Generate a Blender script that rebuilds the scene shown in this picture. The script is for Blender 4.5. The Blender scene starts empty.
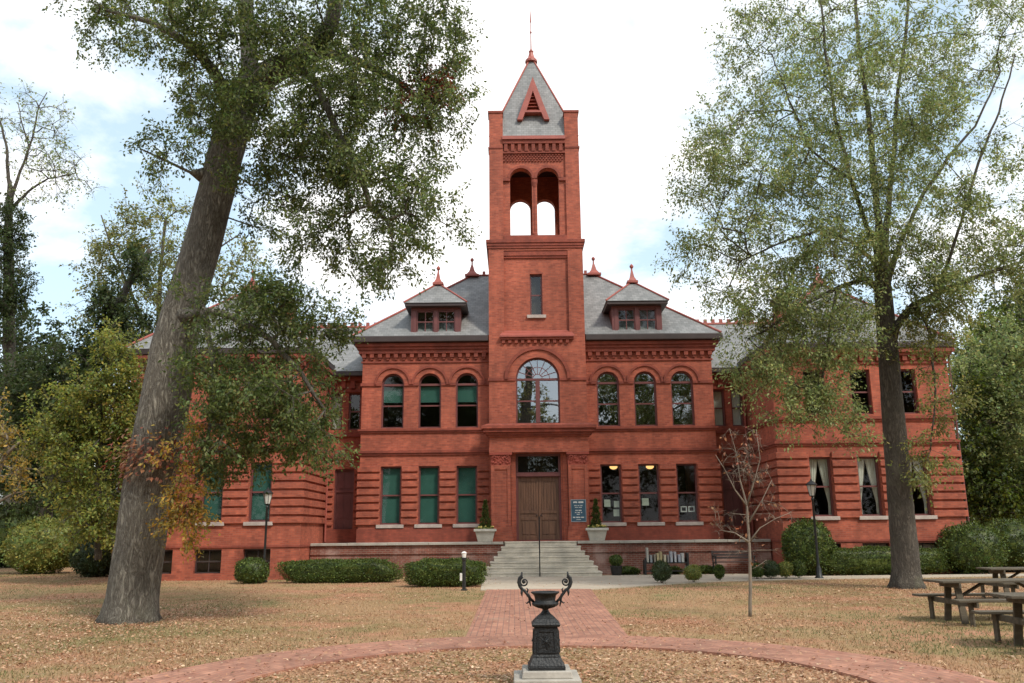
import bpy, bmesh, math, random
import numpy as np
from mathutils import Vector, Matrix
from mathutils.geometry import tessellate_polygon

R = math.radians
scene = bpy.context.scene
col = scene.collection

# ------------------------------------------------------------------ camera
EYE = 1.7
cam_data = bpy.data.cameras.new("camera")
cam = bpy.data.objects.new("camera", cam_data)
col.objects.link(cam)
cam_data.sensor_width = 36.0
cam_data.lens = 850 / 1024 * 36
cam_data.clip_start = 0.05
cam_data.clip_end = 3000
_th, _ro = R(12.6), R(0.55)
_F = Vector((0, math.cos(_th), math.sin(_th)))
_U0 = Vector((0, -math.sin(_th), math.cos(_th)))
_R0 = Vector((1, 0, 0))
_Rt = math.cos(_ro) * _R0 - math.sin(_ro) * _U0
_Up = math.sin(_ro) * _R0 + math.cos(_ro) * _U0
_m = Matrix((_Rt, _Up, -_F)).transposed().to_4x4()
_m.translation = Vector((0, 0, EYE))
cam.matrix_world = _m
scene.camera = cam

# ------------------------------------------------------------------ world, sun, exposure
SUN_EL, SUN_AZ = R(48), R(140)          # azimuth clockwise from +Y: front right of the building
world = bpy.data.worlds.new("World")
scene.world = world
world.use_nodes = True
nt = world.node_tree
nt.nodes.clear()
wo = nt.nodes.new("ShaderNodeOutputWorld")
bg = nt.nodes.new("ShaderNodeBackground")
bg.inputs["Strength"].default_value = 0.115
sky = nt.nodes.new("ShaderNodeTexSky")
sky.sky_type = 'NISHITA'
sky.sun_disc = False
sky.sun_elevation = SUN_EL
sky.sun_rotation = SUN_AZ
sky.air_density = 1.0
sky.dust_density = 1.5
tc = nt.nodes.new("ShaderNodeTexCoord")
mp = nt.nodes.new("ShaderNodeMapping")
mp.inputs["Location"].default_value = (0.95, 0.3, 0.2)
mp.inputs["Scale"].default_value = (1.0, 1.0, 1.7)
nz = nt.nodes.new("ShaderNodeTexNoise")
nz.inputs["Scale"].default_value = 2.1
nz.inputs["Detail"].default_value = 9
nz.inputs["Roughness"].default_value = 0.58
nz.inputs["Distortion"].default_value = 0.25
cr = nt.nodes.new("ShaderNodeValToRGB")
cr.color_ramp.elements[0].position = 0.44
cr.color_ramp.elements[0].color = (0.02, 0.02, 0.02, 1)
cr.color_ramp.elements[1].position = 0.56
cr.color_ramp.elements[1].color = (0.95, 0.95, 0.95, 1)
mx = nt.nodes.new("ShaderNodeMix")
mx.data_type = 'RGBA'
mx.inputs["B"].default_value = (11.9, 11.7, 11.5, 1)
L = nt.links.new
L(tc.outputs["Generated"], mp.inputs["Vector"])
L(mp.outputs["Vector"], nz.inputs["Vector"])
L(nz.outputs["Fac"], cr.inputs["Fac"])
L(cr.outputs["Color"], mx.inputs["Factor"])
hz = nt.nodes.new("ShaderNodeMix")            # thin bright high haze over the blue
hz.data_type = 'RGBA'
hz.blend_type = 'ADD'
hz.inputs["Factor"].default_value = 1.0
hz.inputs["B"].default_value = (3.6, 4.5, 4.7, 1)
L(sky.outputs["Color"], hz.inputs["A"])
L(hz.outputs["Result"], mx.inputs["A"])
L(mx.outputs["Result"], bg.inputs["Color"])
L(bg.outputs["Background"], wo.inputs["Surface"])

sun_data = bpy.data.lights.new("sun", 'SUN')
sun_data.energy = 2.8
sun_data.angle = R(8)
sun_data.color = (1.0, 0.93, 0.82)
sun = bpy.data.objects.new("sun", sun_data)
col.objects.link(sun)
_sd = Vector((math.sin(SUN_AZ) * math.cos(SUN_EL), math.cos(SUN_AZ) * math.cos(SUN_EL), math.sin(SUN_EL)))
sun.rotation_euler = _sd.to_track_quat('Z', 'Y').to_euler()

vs = scene.view_settings
vs.view_transform = 'Standard'
vs.look = 'None'
vs.exposure = 0.17
vs.gamma = 1.0
vs.use_curve_mapping = False
scene.cycles.max_bounces = 8
scene.cycles.transparent_max_bounces = 12
scene.cycles.caustics_reflective = False
scene.cycles.caustics_refractive = False

# ------------------------------------------------------------------ materials
def new_mat(name):
    m = bpy.data.materials.new(name)
    m.use_nodes = True
    n = m.node_tree.nodes
    return m, m.node_tree, n["Principled BSDF"]

def node(t, typ, **kw):
    n = t.nodes.new(typ)
    for k, v in kw.items():
        setattr(n, k, v)
    return n

def math_node(t, op, a=None, b=None):
    n = node(t, "ShaderNodeMath", operation=op)
    for i, v in enumerate((a, b)):
        if v is None:
            continue
        if isinstance(v, (int, float)):
            n.inputs[i].default_value = v
        else:
            t.links.new(v, n.inputs[i])
    return n.outputs[0]

def wall_coords(t):
    """(run along the wall, height) whatever way the wall faces"""
    tc = node(t, "ShaderNodeTexCoord")
    sp = node(t, "ShaderNodeSeparateXYZ")
    t.links.new(tc.outputs["Object"], sp.inputs[0])
    sn = node(t, "ShaderNodeSeparateXYZ")
    t.links.new(tc.outputs["Normal"], sn.inputs[0])
    ax = math_node(t, 'ABSOLUTE', sn.outputs[0])
    ay = math_node(t, 'ABSOLUTE', sn.outputs[1])
    gt = math_node(t, 'GREATER_THAN', ax, ay)
    mixn = node(t, "ShaderNodeMix", data_type='FLOAT')
    t.links.new(gt, mixn.inputs["Factor"])
    t.links.new(sp.outputs[0], mixn.inputs["A"])
    t.links.new(sp.outputs[1], mixn.inputs["B"])
    cb = node(t, "ShaderNodeCombineXYZ")
    t.links.new(mixn.outputs["Result"], cb.inputs[0])
    t.links.new(sp.outputs[2], cb.inputs[1])
    return cb.outputs[0], tc.outputs["Object"]

def vary(t, color_out, vec, scale, lo, hi, detail=5, stretch=None):
    """multiply a colour by soft weathering"""
    nz = node(t, "ShaderNodeTexNoise")
    nz.inputs["Scale"].default_value = scale
    nz.inputs["Detail"].default_value = detail
    if stretch:
        mp = node(t, "ShaderNodeMapping")
        mp.inputs["Scale"].default_value = stretch
        t.links.new(vec, mp.inputs["Vector"])
        vec = mp.outputs["Vector"]
    t.links.new(vec, nz.inputs["Vector"])
    mr = node(t, "ShaderNodeMapRange")
    mr.inputs["From Min"].default_value = 0.3
    mr.inputs["From Max"].default_value = 0.7
    mr.inputs["To Min"].default_value = lo
    mr.inputs["To Max"].default_value = hi
    t.links.new(nz.outputs["Fac"], mr.inputs["Value"])
    mul = node(t, "ShaderNodeMix", data_type='RGBA', blend_type='MULTIPLY')
    mul.inputs["Factor"].default_value = 1
    t.links.new(color_out, mul.inputs["A"])
    t.links.new(mr.outputs["Result"], mul.inputs["B"])
    return mul.outputs["Result"]

def blend(t, a, b, vec, scale, lo, hi, detail=6, stretch=None):
    nz = node(t, "ShaderNodeTexNoise")
    nz.inputs["Scale"].default_value = scale
    nz.inputs["Detail"].default_value = detail
    nz.inputs["Roughness"].default_value = 0.65
    if stretch:
        mp = node(t, "ShaderNodeMapping")
        mp.inputs["Scale"].default_value = stretch
        t.links.new(vec, mp.inputs["Vector"])
        vec = mp.outputs["Vector"]
    t.links.new(vec, nz.inputs["Vector"])
    mr = node(t, "ShaderNodeMapRange")
    mr.inputs["From Min"].default_value = lo
    mr.inputs["From Max"].default_value = hi
    t.links.new(nz.outputs["Fac"], mr.inputs["Value"])
    m = node(t, "ShaderNodeMix", data_type='RGBA')
    t.links.new(mr.outputs["Result"], m.inputs["Factor"])
    for v, s in ((a, "A"), (b, "B")):
        if isinstance(v, tuple):
            m.inputs[s].default_value = (*v, 1)
        else:
            t.links.new(v, m.inputs[s])
    return m.outputs["Result"]

def bump(t, p, height, strength, dist=0.02):
    b = node(t, "ShaderNodeBump")
    b.inputs["Strength"].default_value = strength
    b.inputs["Distance"].default_value = dist
    t.links.new(height, b.inputs["Height"])
    t.links.new(b.outputs["Normal"], p.inputs["Normal"])

def brick_mat(name, c1, c2, cm, w, h, mortar, rough=0.85, lo=0.78, hi=1.15, stain=None, uv=False, bumps=0.25, stain_rng=(0.55, 0.75)):
    m, t, p = new_mat(name)
    if uv:
        tc = node(t, "ShaderNodeTexCoord")
        vec, obj = tc.outputs["UV"], tc.outputs["Object"]
    else:
        vec, obj = wall_coords(t)
    br = node(t, "ShaderNodeTexBrick")
    br.inputs["Scale"].default_value = 1
    br.inputs["Brick Width"].default_value = w
    br.inputs["Row Height"].default_value = h
    br.inputs["Mortar Size"].default_value = mortar
    br.inputs["Mortar Smooth"].default_value = 0.1
    br.inputs["Bias"].default_value = 0
    br.inputs["Color1"].default_value = (*c1, 1)
    br.inputs["Color2"].default_value = (*c2, 1)
    br.inputs["Mortar"].default_value = (*cm, 1)
    t.links.new(vec, br.inputs["Vector"])
    c = vary(t, br.outputs["Color"], obj, 0.6, lo, hi)
    c = vary(t, c, obj, 5.0, 0.82, 1.14)
    c = vary(t, c, obj, 1.2, 0.80, 1.10, stretch=(1.6, 1.6, 0.18))
    if stain:
        c = blend(t, c, stain, obj, 0.9, stain_rng[0], stain_rng[1], 8)
    t.links.new(c, p.inputs["Base Color"])
    p.inputs["Roughness"].default_value = rough
    if bumps:
        bump(t, p, br.outputs["Fac"], -bumps, 0.01)
    return m

def plain(name, c, rough=0.6, metal=0.0, lo=0.85, hi=1.12, scale=3.0, bumps=0.0, bscale=30, stretch=None):
    m, t, p = new_mat(name)
    tc = node(t, "ShaderNodeTexCoord")
    rgb = node(t, "ShaderNodeRGB")
    rgb.outputs[0].default_value = (*c, 1)
    o = vary(t, rgb.outputs[0], tc.outputs["Object"], scale, lo, hi, 6, stretch)
    o = vary(t, o, tc.outputs["Object"], scale * 9, 0.92, 1.07, 3, stretch)
    t.links.new(o, p.inputs["Base Color"])
    p.inputs["Roughness"].default_value = rough
    p.inputs["Metallic"].default_value = metal
    if bumps:
        nz = node(t, "ShaderNodeTexNoise")
        nz.inputs["Scale"].default_value = bscale
        nz.inputs["Detail"].default_value = 5
        t.links.new(tc.outputs["Object"], nz.inputs["Vector"])
        bump(t, p, nz.outputs["Fac"], bumps, 0.02)
    return m

M = {}
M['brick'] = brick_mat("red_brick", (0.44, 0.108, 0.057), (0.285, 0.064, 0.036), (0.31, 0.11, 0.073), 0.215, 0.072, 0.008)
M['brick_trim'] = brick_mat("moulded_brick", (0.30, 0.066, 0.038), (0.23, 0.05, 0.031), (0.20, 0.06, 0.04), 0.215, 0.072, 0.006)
M['old_brick'] = brick_mat("weathered_brick", (0.27, 0.075, 0.045), (0.18, 0.05, 0.032), (0.27, 0.17, 0.13), 0.215, 0.075, 0.012, lo=0.65, hi=1.15,
                           stain=(0.40, 0.28, 0.24), stain_rng=(0.50, 0.74))
M['paver'] = brick_mat("path_brick", (0.45, 0.22, 0.145), (0.34, 0.15, 0.098), (0.24, 0.13, 0.095), 0.205, 0.105, 0.008, lo=0.8, hi=1.12, uv=True, bumps=0.5,
                       stain=(0.34, 0.24, 0.17), stain_rng=(0.58, 0.85))
M['terracotta'] = plain("terracotta", (0.30, 0.058, 0.036), 0.75, lo=0.8, hi=1.1)
M['wood_trim'] = plain("maroon_paint", (0.145, 0.045, 0.042), 0.5)
M['copper_red'] = plain("red_painted_metal", (0.33, 0.085, 0.062), 0.5)
M['gutter'] = plain("dark_gutter", (0.045, 0.03, 0.028), 0.5)
M['stone'] = plain("pale_stone", (0.40, 0.37, 0.32), 0.85, lo=0.72, hi=1.1, scale=2.2, bumps=0.2)
M['step_stone'] = plain("worn_stone", (0.62, 0.56, 0.46), 0.85, lo=0.66, hi=1.12, scale=1.6, bumps=0.25)
M['sill_stone'] = plain("sill_stone", (0.45, 0.38, 0.34), 0.85, lo=0.75, hi=1.1)
M['concrete'] = plain("walk_concrete", (0.45, 0.385, 0.30), 0.9, lo=0.8, hi=1.1, scale=0.8, bumps=0.2)
M['black_iron'] = plain("black_iron", (0.012, 0.013, 0.013), 0.42, lo=0.7, hi=1.6, bumps=0.25, bscale=60)
M['cast_iron'] = plain("cast_iron", (0.0085, 0.010, 0.011), 0.5, lo=0.6, hi=1.7, scale=6, bumps=0.5, bscale=45)
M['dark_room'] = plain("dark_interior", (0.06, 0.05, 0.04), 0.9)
M['blind'] = plain("green_blind", (0.040, 0.135, 0.108), 0.8, lo=0.9, hi=1.05)
M['curtain'] = plain("white_curtain", (0.78, 0.75, 0.68), 0.9, lo=0.93, hi=1.03)
M['door_wood'] = plain("door_wood", (0.165, 0.082, 0.047), 0.5, lo=0.6, hi=1.25, scale=2.0, stretch=(7, 7, 0.5))
M['weathered_wood'] = plain("weathered_wood", (0.10, 0.082, 0.055), 0.85, lo=0.6, hi=1.3, scale=2.0, bumps=0.3, stretch=(0.8, 6, 6))
M['sign_blue'] = plain("sign_navy", (0.03, 0.085, 0.13), 0.5)
M['white_paint'] = plain("white_paint", (0.75, 0.74, 0.70), 0.6)
M['pot_white'] = plain("pot_glaze", (0.50, 0.48, 0.42), 0.75, lo=0.8, hi=1.08, bumps=0.2)
M['pot_black'] = plain("black_pot", (0.015, 0.014, 0.014), 0.5)
M['paper'] = plain("paper", (0.62, 0.66, 0.55), 0.8)
M['yellow_petal'] = plain("petals", (0.62, 0.48, 0.14), 0.7)
M['soil'] = plain("soil", (0.05, 0.035, 0.025), 0.95)
M['vent_board'] = plain("vent_board", (0.33, 0.25, 0.17), 0.8)

def slate_mat():
    m, t, p = new_mat("grey_slate")
    vec, obj = wall_coords(t)
    br = node(t, "ShaderNodeTexBrick")
    br.inputs["Scale"].default_value = 1
    br.inputs["Brick Width"].default_value = 0.22
    br.inputs["Row Height"].default_value = 0.12
    br.inputs["Mortar Size"].default_value = 0.006
    br.inputs["Mortar Smooth"].default_value = 0.3
    br.inputs["Color1"].default_value = (0.25, 0.25, 0.245, 1)
    br.inputs["Color2"].default_value = (0.175, 0.178, 0.175, 1)
    br.inputs["Mortar"].default_value = (0.10, 0.10, 0.096, 1)
    t.links.new(vec, br.inputs["Vector"])
    c = vary(t, br.outputs["Color"], obj, 0.8, 0.82, 1.12)
    c = vary(t, c, obj, 2.2, 0.86, 1.1, stretch=(2, 2, 0.3))
    t.links.new(c, p.inputs["Base Color"])
    p.inputs["Roughness"].default_value = 0.62
    bump(t, p, br.outputs["Fac"], -0.4, 0.015)
    return m
M['slate'] = slate_mat()

def glass_mat(name, refl, tint=(0.75, 0.8, 0.78)):
    m, t, p = new_mat(name)
    t.nodes.remove(p)
    out = t.nodes["Material Output"]
    tr = node(t, "ShaderNodeBsdfTransparent")
    tr.inputs["Color"].default_value = (*tint, 1)
    gl = node(t, "ShaderNodeBsdfGlossy")
    gl.inputs["Roughness"].default_value = 0.015
    gl.inputs["Color"].default_value = (0.95, 0.97, 1, 1)
    tc = node(t, "ShaderNodeTexCoord")
    nz = node(t, "ShaderNodeTexNoise")
    nz.inputs["Scale"].default_value = 0.9
    nz.inputs["Detail"].default_value = 0
    t.links.new(tc.outputs["Object"], nz.inputs["Vector"])
    b = node(t, "ShaderNodeBump")
    b.inputs["Strength"].default_value = 0.035
    b.inputs["Distance"].default_value = 0.05
    t.links.new(nz.outputs["Fac"], b.inputs["Height"])
    t.links.new(b.outputs["Normal"], gl.inputs["Normal"])
    mixs = node(t, "ShaderNodeMixShader")
    mixs.inputs[0].default_value = refl
    t.links.new(tr.outputs[0], mixs.inputs[1])
    t.links.new(gl.outputs[0], mixs.inputs[2])
    t.links.new(mixs.outputs[0], out.inputs["Surface"])
    return m
M['glass'] = glass_mat("window_glass", 0.045)
M['glass_dark'] = glass_mat("dimmed_reflection_glass", 0.022)  # same glass, reflection cut in the material so ground-floor panes look dark
M['glass_bright'] = glass_mat("brightened_reflection_glass", 0.27)  # same glass, reflection raised in the material so panes look sky-bright

def glow(name, c, s):
    m, t, p = new_mat(name)
    p.inputs["Emission Color"].default_value = (*c, 1)
    p.inputs["Emission Strength"].default_value = s
    p.inputs["Base Color"].default_value = (*c, 1)
    return m
M['lamp_glow'] = glow("lit_globe", (1.0, 0.55, 0.2), 1.6)

def bark_mat(name, c1, c2, scale=7.0, strength=0.9):
    m, t, p = new_mat(name)
    tc = node(t, "ShaderNodeTexCoord")
    def streak(sc, zs, rough, dist):
        mp = node(t, "ShaderNodeMapping")
        mp.inputs["Scale"].default_value = (1, 1, zs)
        t.links.new(tc.outputs["Object"], mp.inputs["Vector"])
        nz = node(t, "ShaderNodeTexNoise")
        nz.inputs["Scale"].default_value = sc
        nz.inputs["Detail"].default_value = 8
        nz.inputs["Roughness"].default_value = rough
        nz.inputs["Distortion"].default_value = dist
        t.links.new(mp.outputs["Vector"], nz.inputs["Vector"])
        return nz.outputs["Fac"]
    s1 = streak(scale*1.3, 0.22, 0.62, 1.2)
    s2 = streak(scale*4.5, 0.30, 0.65, 0.4)
    rdg = math_node(t, 'ABSOLUTE', math_node(t, 'SUBTRACT', s1, 0.5))
    rdg = math_node(t, 'MINIMUM', math_node(t, 'MULTIPLY', rdg, 7.0), 1.0)
    hgt = math_node(t, 'ADD', math_node(t, 'MULTIPLY', rdg, 0.55), math_node(t, 'MULTIPLY', s2, 0.75))
    mr = node(t, "ShaderNodeMapRange")
    mr.inputs["From Min"].default_value = 0.30
    mr.inputs["From Max"].default_value = 0.92
    t.links.new(hgt, mr.inputs["Value"])
    mixc = node(t, "ShaderNodeMix", data_type='RGBA')
    mixc.inputs["A"].default_value = (*c1, 1)
    mixc.inputs["B"].default_value = (*c2, 1)
    t.links.new(mr.outputs["Result"], mixc.inputs["Factor"])
    c = vary(t, mixc.outputs["Result"], tc.outputs["Object"], 1.1, 0.78, 1.18)
    c = blend(t, c, (0.14, 0.14, 0.09), tc.outputs["Object"], 1.6, 0.54, 0.8)
    t.links.new(c, p.inputs["Base Color"])
    p.inputs["Roughness"].default_value = 0.95
    bump(t, p, hgt, strength, 0.06)
    return m
M['oak_bark'] = bark_mat("grey_bark", (0.085, 0.070, 0.054), (0.335, 0.31, 0.255), 9.0, 1.0)
M['brown_bark'] = bark_mat("brown_bark", (0.045, 0.038, 0.030), (0.14, 0.12, 0.095), 8.0, 0.7)
M['young_bark'] = plain("young_bark", (0.21, 0.175, 0.135), 0.9, lo=0.7, hi=1.2)

def leaf_mat(name, trans=0.35):
    m, t, p = new_mat(name)
    at = node(t, "ShaderNodeAttribute", attribute_name="leaf_colour")
    t.links.new(at.outputs["Color"], p.inputs["Base Color"])
    p.inputs["Roughness"].default_value = 0.5
    p.inputs["Specular IOR Level"].default_value = 0.35
    tl = node(t, "ShaderNodeBsdfTranslucent")
    hs = node(t, "ShaderNodeHueSaturation")
    hs.inputs["Hue"].default_value = 0.485
    hs.inputs["Saturation"].default_value = 1.1
    hs.inputs["Value"].default_value = 1.5
    t.links.new(at.outputs["Color"], hs.inputs["Color"])
    t.links.new(hs.outputs["Color"], tl.inputs["Color"])
    ms = node(t, "ShaderNodeMixShader")
    ms.inputs[0].default_value = trans
    t.links.new(p.outputs[0], ms.inputs[1])
    t.links.new(tl.outputs[0], ms.inputs[2])
    t.links.new(ms.outputs[0], t.nodes["Material Output"].inputs["Surface"])
    return m
M['leaf'] = leaf_mat("leaves", 0.45)
M['hedge_leaf'] = leaf_mat("hedge_leaves", 0.15)
M['dry_leaf'] = leaf_mat("dry_leaves", 0.1)

def lawn_mat():
    m, t, p = new_mat("dry_lawn")
    tc = node(t, "ShaderNodeTexCoord")
    v = tc.outputs["Object"]
    c = blend(t, (0.37, 0.235, 0.13), (0.23, 0.18, 0.08), v, 0.16, 0.42, 0.58, 6)
    c = blend(t, c, (0.40, 0.205, 0.125), v, 0.33, 0.48, 0.60, 7)
    c = blend(t, c, (0.22, 0.195, 0.085), v, 0.6, 0.54, 0.68, 7)
    c = blend(t, c, (0.20, 0.125, 0.075), v, 2.4, 0.56, 0.78, 8)
    c = blend(t, c, (0.48, 0.33, 0.21), v, 17.0, 0.54, 0.74, 5)
    c = vary(t, c, v, 45.0, 0.72, 1.22, 4)
    t.links.new(c, p.inputs["Base Color"])
    p.inputs["Roughness"].default_value = 1.0
    p.inputs["Specular IOR Level"].default_value = 0.1
    nz = node(t, "ShaderNodeTexNoise")
    nz.inputs["Scale"].default_value = 40
    nz.inputs["Detail"].default_value = 6
    t.links.new(v, nz.inputs["Vector"])
    bump(t, p, nz.outputs["Fac"], 0.6, 0.03)
    return m
M['lawn'] = lawn_mat()

# ------------------------------------------------------------------ helpers
def put(o, label=None, cat=None, group=None, kind=None):
    if label: o["label"] = label
    if cat: o["category"] = cat
    if group: o["group"] = group
    if kind: o["kind"] = kind
    return o

def empty(name, loc, label=None, cat=None, group=None, rz=0.0):
    o = bpy.data.objects.new(name, None)
    o.empty_display_size = 0.2
    col.objects.link(o)
    o.location = loc
    o.rotation_euler = (0, 0, rz)
    return put(o, label, cat, group)

def copy_tree(o, parent=None):
    c = o.copy()
    col.objects.link(c)
    if parent is not None:
        c.parent = parent
    for ch in list(o.children):
        copy_tree(ch, c)
    return c

class MB:
    """collects shapes and links them as ONE mesh object"""
    def __init__(s):
        s.v, s.f, s.uv = [], [], None
    def add(s, vs, fs):
        b = len(s.v)
        s.v.extend(tuple(x) for x in vs)
        s.f.extend(tuple(i + b for i in f) for f in fs)
        return s
    def box(s, x0, x1, y0, y1, z0, z1):
        if x0 > x1: x0, x1 = x1, x0
        if y0 > y1: y0, y1 = y1, y0
        if z0 > z1: z0, z1 = z1, z0
        return s.add([(x0,y0,z0),(x1,y0,z0),(x1,y1,z0),(x0,y1,z0),(x0,y0,z1),(x1,y0,z1),(x1,y1,z1),(x0,y1,z1)],
                     [(0,3,2,1),(4,5,6,7),(0,1,5,4),(1,2,6,5),(2,3,7,6),(3,0,4,7)])
    def obox(s, c, half, rot):
        """box turned by a matrix"""
        pts = []
        for dz in (-1, 1):
            for dx, dy in ((-1,-1),(1,-1),(1,1),(-1,1)):
                pts.append(Vector(c) + rot @ Vector((dx*half[0], dy*half[1], dz*half[2])))
        return s.add(pts, [(0,3,2,1),(4,5,6,7),(0,1,5,4),(1,2,6,5),(2,3,7,6),(3,0,4,7)])
    def bar(s, a, b, w, t):
        """rectangular bar from a to b"""
        a, b = Vector(a), Vector(b)
        d = (b - a)
        q = d.to_track_quat('Z', 'X').to_matrix()
        if abs(d.normalized().z) < 0.99:
            z = d.normalized(); x = Vector((0,0,1)).cross(z).normalized(); y = z.cross(x)
            q = Matrix((x, y, z)).transposed()
        return s.obox((a + b) / 2, (w / 2, t / 2, d.length / 2), q)
    def prism_xz(s, poly, y0, y1):
        n = len(poly)
        vs = [(x, y0, z) for x, z in poly] + [(x, y1, z) for x, z in poly]
        fs = [tuple(range(n)), tuple(range(2*n-1, n-1, -1))]
        fs += [(i, i+n, (i+1) % n + n, (i+1) % n) for i in range(n)]
        return s.add(vs, fs)
    def prism_xy(s, poly, z0, z1):
        n = len(poly)
        vs = [(x, y, z0) for x, y in poly] + [(x, y, z1) for x, y in poly]
        fs = [tuple(range(n-1, -1, -1)), tuple(range(n, 2*n))]
        fs += [(i, (i+1) % n, (i+1) % n + n, i+n) for i in range(n)]
        return s.add(vs, fs)
    def frustum(s, cx, cy, z0, z1, a0, b0, a1, b1):
        """four-sided, half widths a (x) and b (y) at bottom and top"""
        vs = [(cx+sx*a0, cy+sy*b0, z0) for sx, sy in ((-1,-1),(1,-1),(1,1),(-1,1))]
        vs += [(cx+sx*a1, cy+sy*b1, z1) for sx, sy in ((-1,-1),(1,-1),(1,1),(-1,1))]
        return s.add(vs, [(0,3,2,1),(4,5,6,7),(0,1,5,4),(1,2,6,5),(2,3,7,6),(3,0,4,7)])
    def lathe(s, cx, cy, prof, n=16):
        vs, fs = [], []
        for r, z in prof:
            for k in range(n):
                a = 2*math.pi*k/n
                vs.append((cx + r*math.cos(a), cy + r*math.sin(a), z))
        for j in range(len(prof)-1):
            for k in range(n):
                fs.append((j*n+k, j*n+(k+1) % n, (j+1)*n+(k+1) % n, (j+1)*n+k))
        fs.append(tuple(range(n-1, -1, -1)))
        fs.append(tuple((len(prof)-1)*n+k for k in range(n)))
        return s.add(vs, fs)
    def tube(s, pts, rad, n=6):
        pts = [Vector(p) for p in pts]
        if isinstance(rad, (int, float)): rad = [rad]*len(pts)
        vs, fs, ref = [], [], None
        for i, p in enumerate(pts):
            d = (pts[min(i+1, len(pts)-1)] - pts[max(i-1, 0)])
            d = d.normalized() if d.length > 1e-9 else Vector((0,0,1))
            if ref is None:
                ref = Vector((1,0,0)) if abs(d.x) < 0.8 else Vector((0,1,0))
            ref = (ref - d*ref.dot(d)).normalized()
            b = d.cross(ref)
            for k in range(n):
                a = 2*math.pi*k/n
                vs.append(p + (ref*math.cos(a) + b*math.sin(a))*rad[i])
        for j in range(len(pts)-1):
            for k in range(n):
                fs.append((j*n+k, j*n+(k+1) % n, (j+1)*n+(k+1) % n, (j+1)*n+k))
        fs.append(tuple(range(n-1, -1, -1)))
        fs.append(tuple((len(pts)-1)*n+k for k in range(n)))
        return s.add(vs, fs)
    def ball(s, c, r, sc=(1,1,1), nu=12, nv=8):
        prof = []
        vs, fs = [], []
        for j in range(1, nv):
            a = math.pi*j/nv
            for k in range(nu):
                b = 2*math.pi*k/nu
                vs.append((c[0]+r*sc[0]*math.sin(a)*math.cos(b), c[1]+r*sc[1]*math.sin(a)*math.sin(b), c[2]-r*sc[2]*math.cos(a)))
        for j in range(nv-2):
            for k in range(nu):
                fs.append((j*nu+k, j*nu+(k+1) % nu, (j+1)*nu+(k+1) % nu, (j+1)*nu+k))
        lo, hi = len(vs), len(vs)+1
        vs += [(c[0], c[1], c[2]-r*sc[2]), (c[0], c[1], c[2]+r*sc[2])]
        for k in range(nu):
            fs.append((lo, (k+1) % nu, k))
            fs.append((hi, (nv-2)*nu+k, (nv-2)*nu+(k+1) % nu))
        return s.add(vs, fs)
    def arch(s, cx, zs, r0, r1, y0, y1, n=20, a0=0.0, a1=math.pi):
        vs, fs = [], []
        for k in range(n+1):
            a = a0 + (a1-a0)*k/n
            for r, y in ((r0,y0),(r1,y0),(r1,y1),(r0,y1)):
                vs.append((cx + r*math.cos(a), y, zs + r*math.sin(a)))
        for k in range(n):
            for q in range(4):
                fs.append((k*4+q, k*4+(q+1) % 4, (k+1)*4+(q+1) % 4, (k+1)*4+q))
        fs += [(0,1,2,3), (n*4+3, n*4+2, n*4+1, n*4)]
        return s.add(vs, fs)
    def holed(s, outline, holes, y0, y1, fn=None):
        """a flat wall with openings: outline and holes as (run, height), from y0 (front) to y1"""
        fn = fn or (lambda u, z, y: (u, y, z))
        loops = [outline] + holes
        flat = [p for l in loops for p in l]
        tris = tessellate_polygon([[Vector((u, z, 0)) for u, z in l] for l in loops])
        n = len(flat)
        vs = [fn(u, z, y0) for u, z in flat] + [fn(u, z, y1) for u, z in flat]
        fs = []
        for t in tris:
            fs.append(tuple(t)); fs.append(tuple(i+n for i in reversed(t)))
        b = 0
        for l in loops:
            k = len(l)
            fs += [(b+i, b+(i+1) % k, b+(i+1) % k + n, b+i+n) for i in range(k)]
            b += k
        return s.add(vs, fs)
    def build_apart(s, name, mat, parent=None, bevel=0.0, gap=0.12):
        """one object for each group of shapes that touch (or nearly touch) each other"""
        n = len(s.v)
        lab = list(range(n))
        def find(i):
            while lab[i] != i:
                lab[i] = lab[lab[i]]; i = lab[i]
            return i
        for f in s.f:
            r = find(f[0])
            for q in f[1:]: lab[find(q)] = r
        isl = {}
        for i in range(n): isl.setdefault(find(i), []).append(i)
        keys = list(isl)
        bb = [(np.min([s.v[i] for i in isl[k]], axis=0) - gap/2, np.max([s.v[i] for i in isl[k]], axis=0) + gap/2) for k in keys]
        grp = list(range(len(keys)))
        def gf(i):
            while grp[i] != i: i = grp[i]
            return i
        for a in range(len(keys)):
            for b in range(a):
                if np.all(bb[a][0] <= bb[b][1]) and np.all(bb[b][0] <= bb[a][1]):
                    grp[gf(a)] = gf(b)
        out = {}
        for a, k in enumerate(keys): out.setdefault(gf(a), []).extend(isl[k])
        of = {}
        for g, ids in out.items():
            for i in ids: of[i] = g
        faces = {}
        for f in s.f: faces.setdefault(of[f[0]], []).append(f)
        objs = []
        for g, ids in out.items():
            mp_ = {i: j for j, i in enumerate(ids)}
            m = MB()
            m.v = [s.v[i] for i in ids]
            m.f = [tuple(mp_[i] for i in f) for f in faces[g]]
            objs.append(m.build(name, mat, parent, bevel))
        return objs
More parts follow.
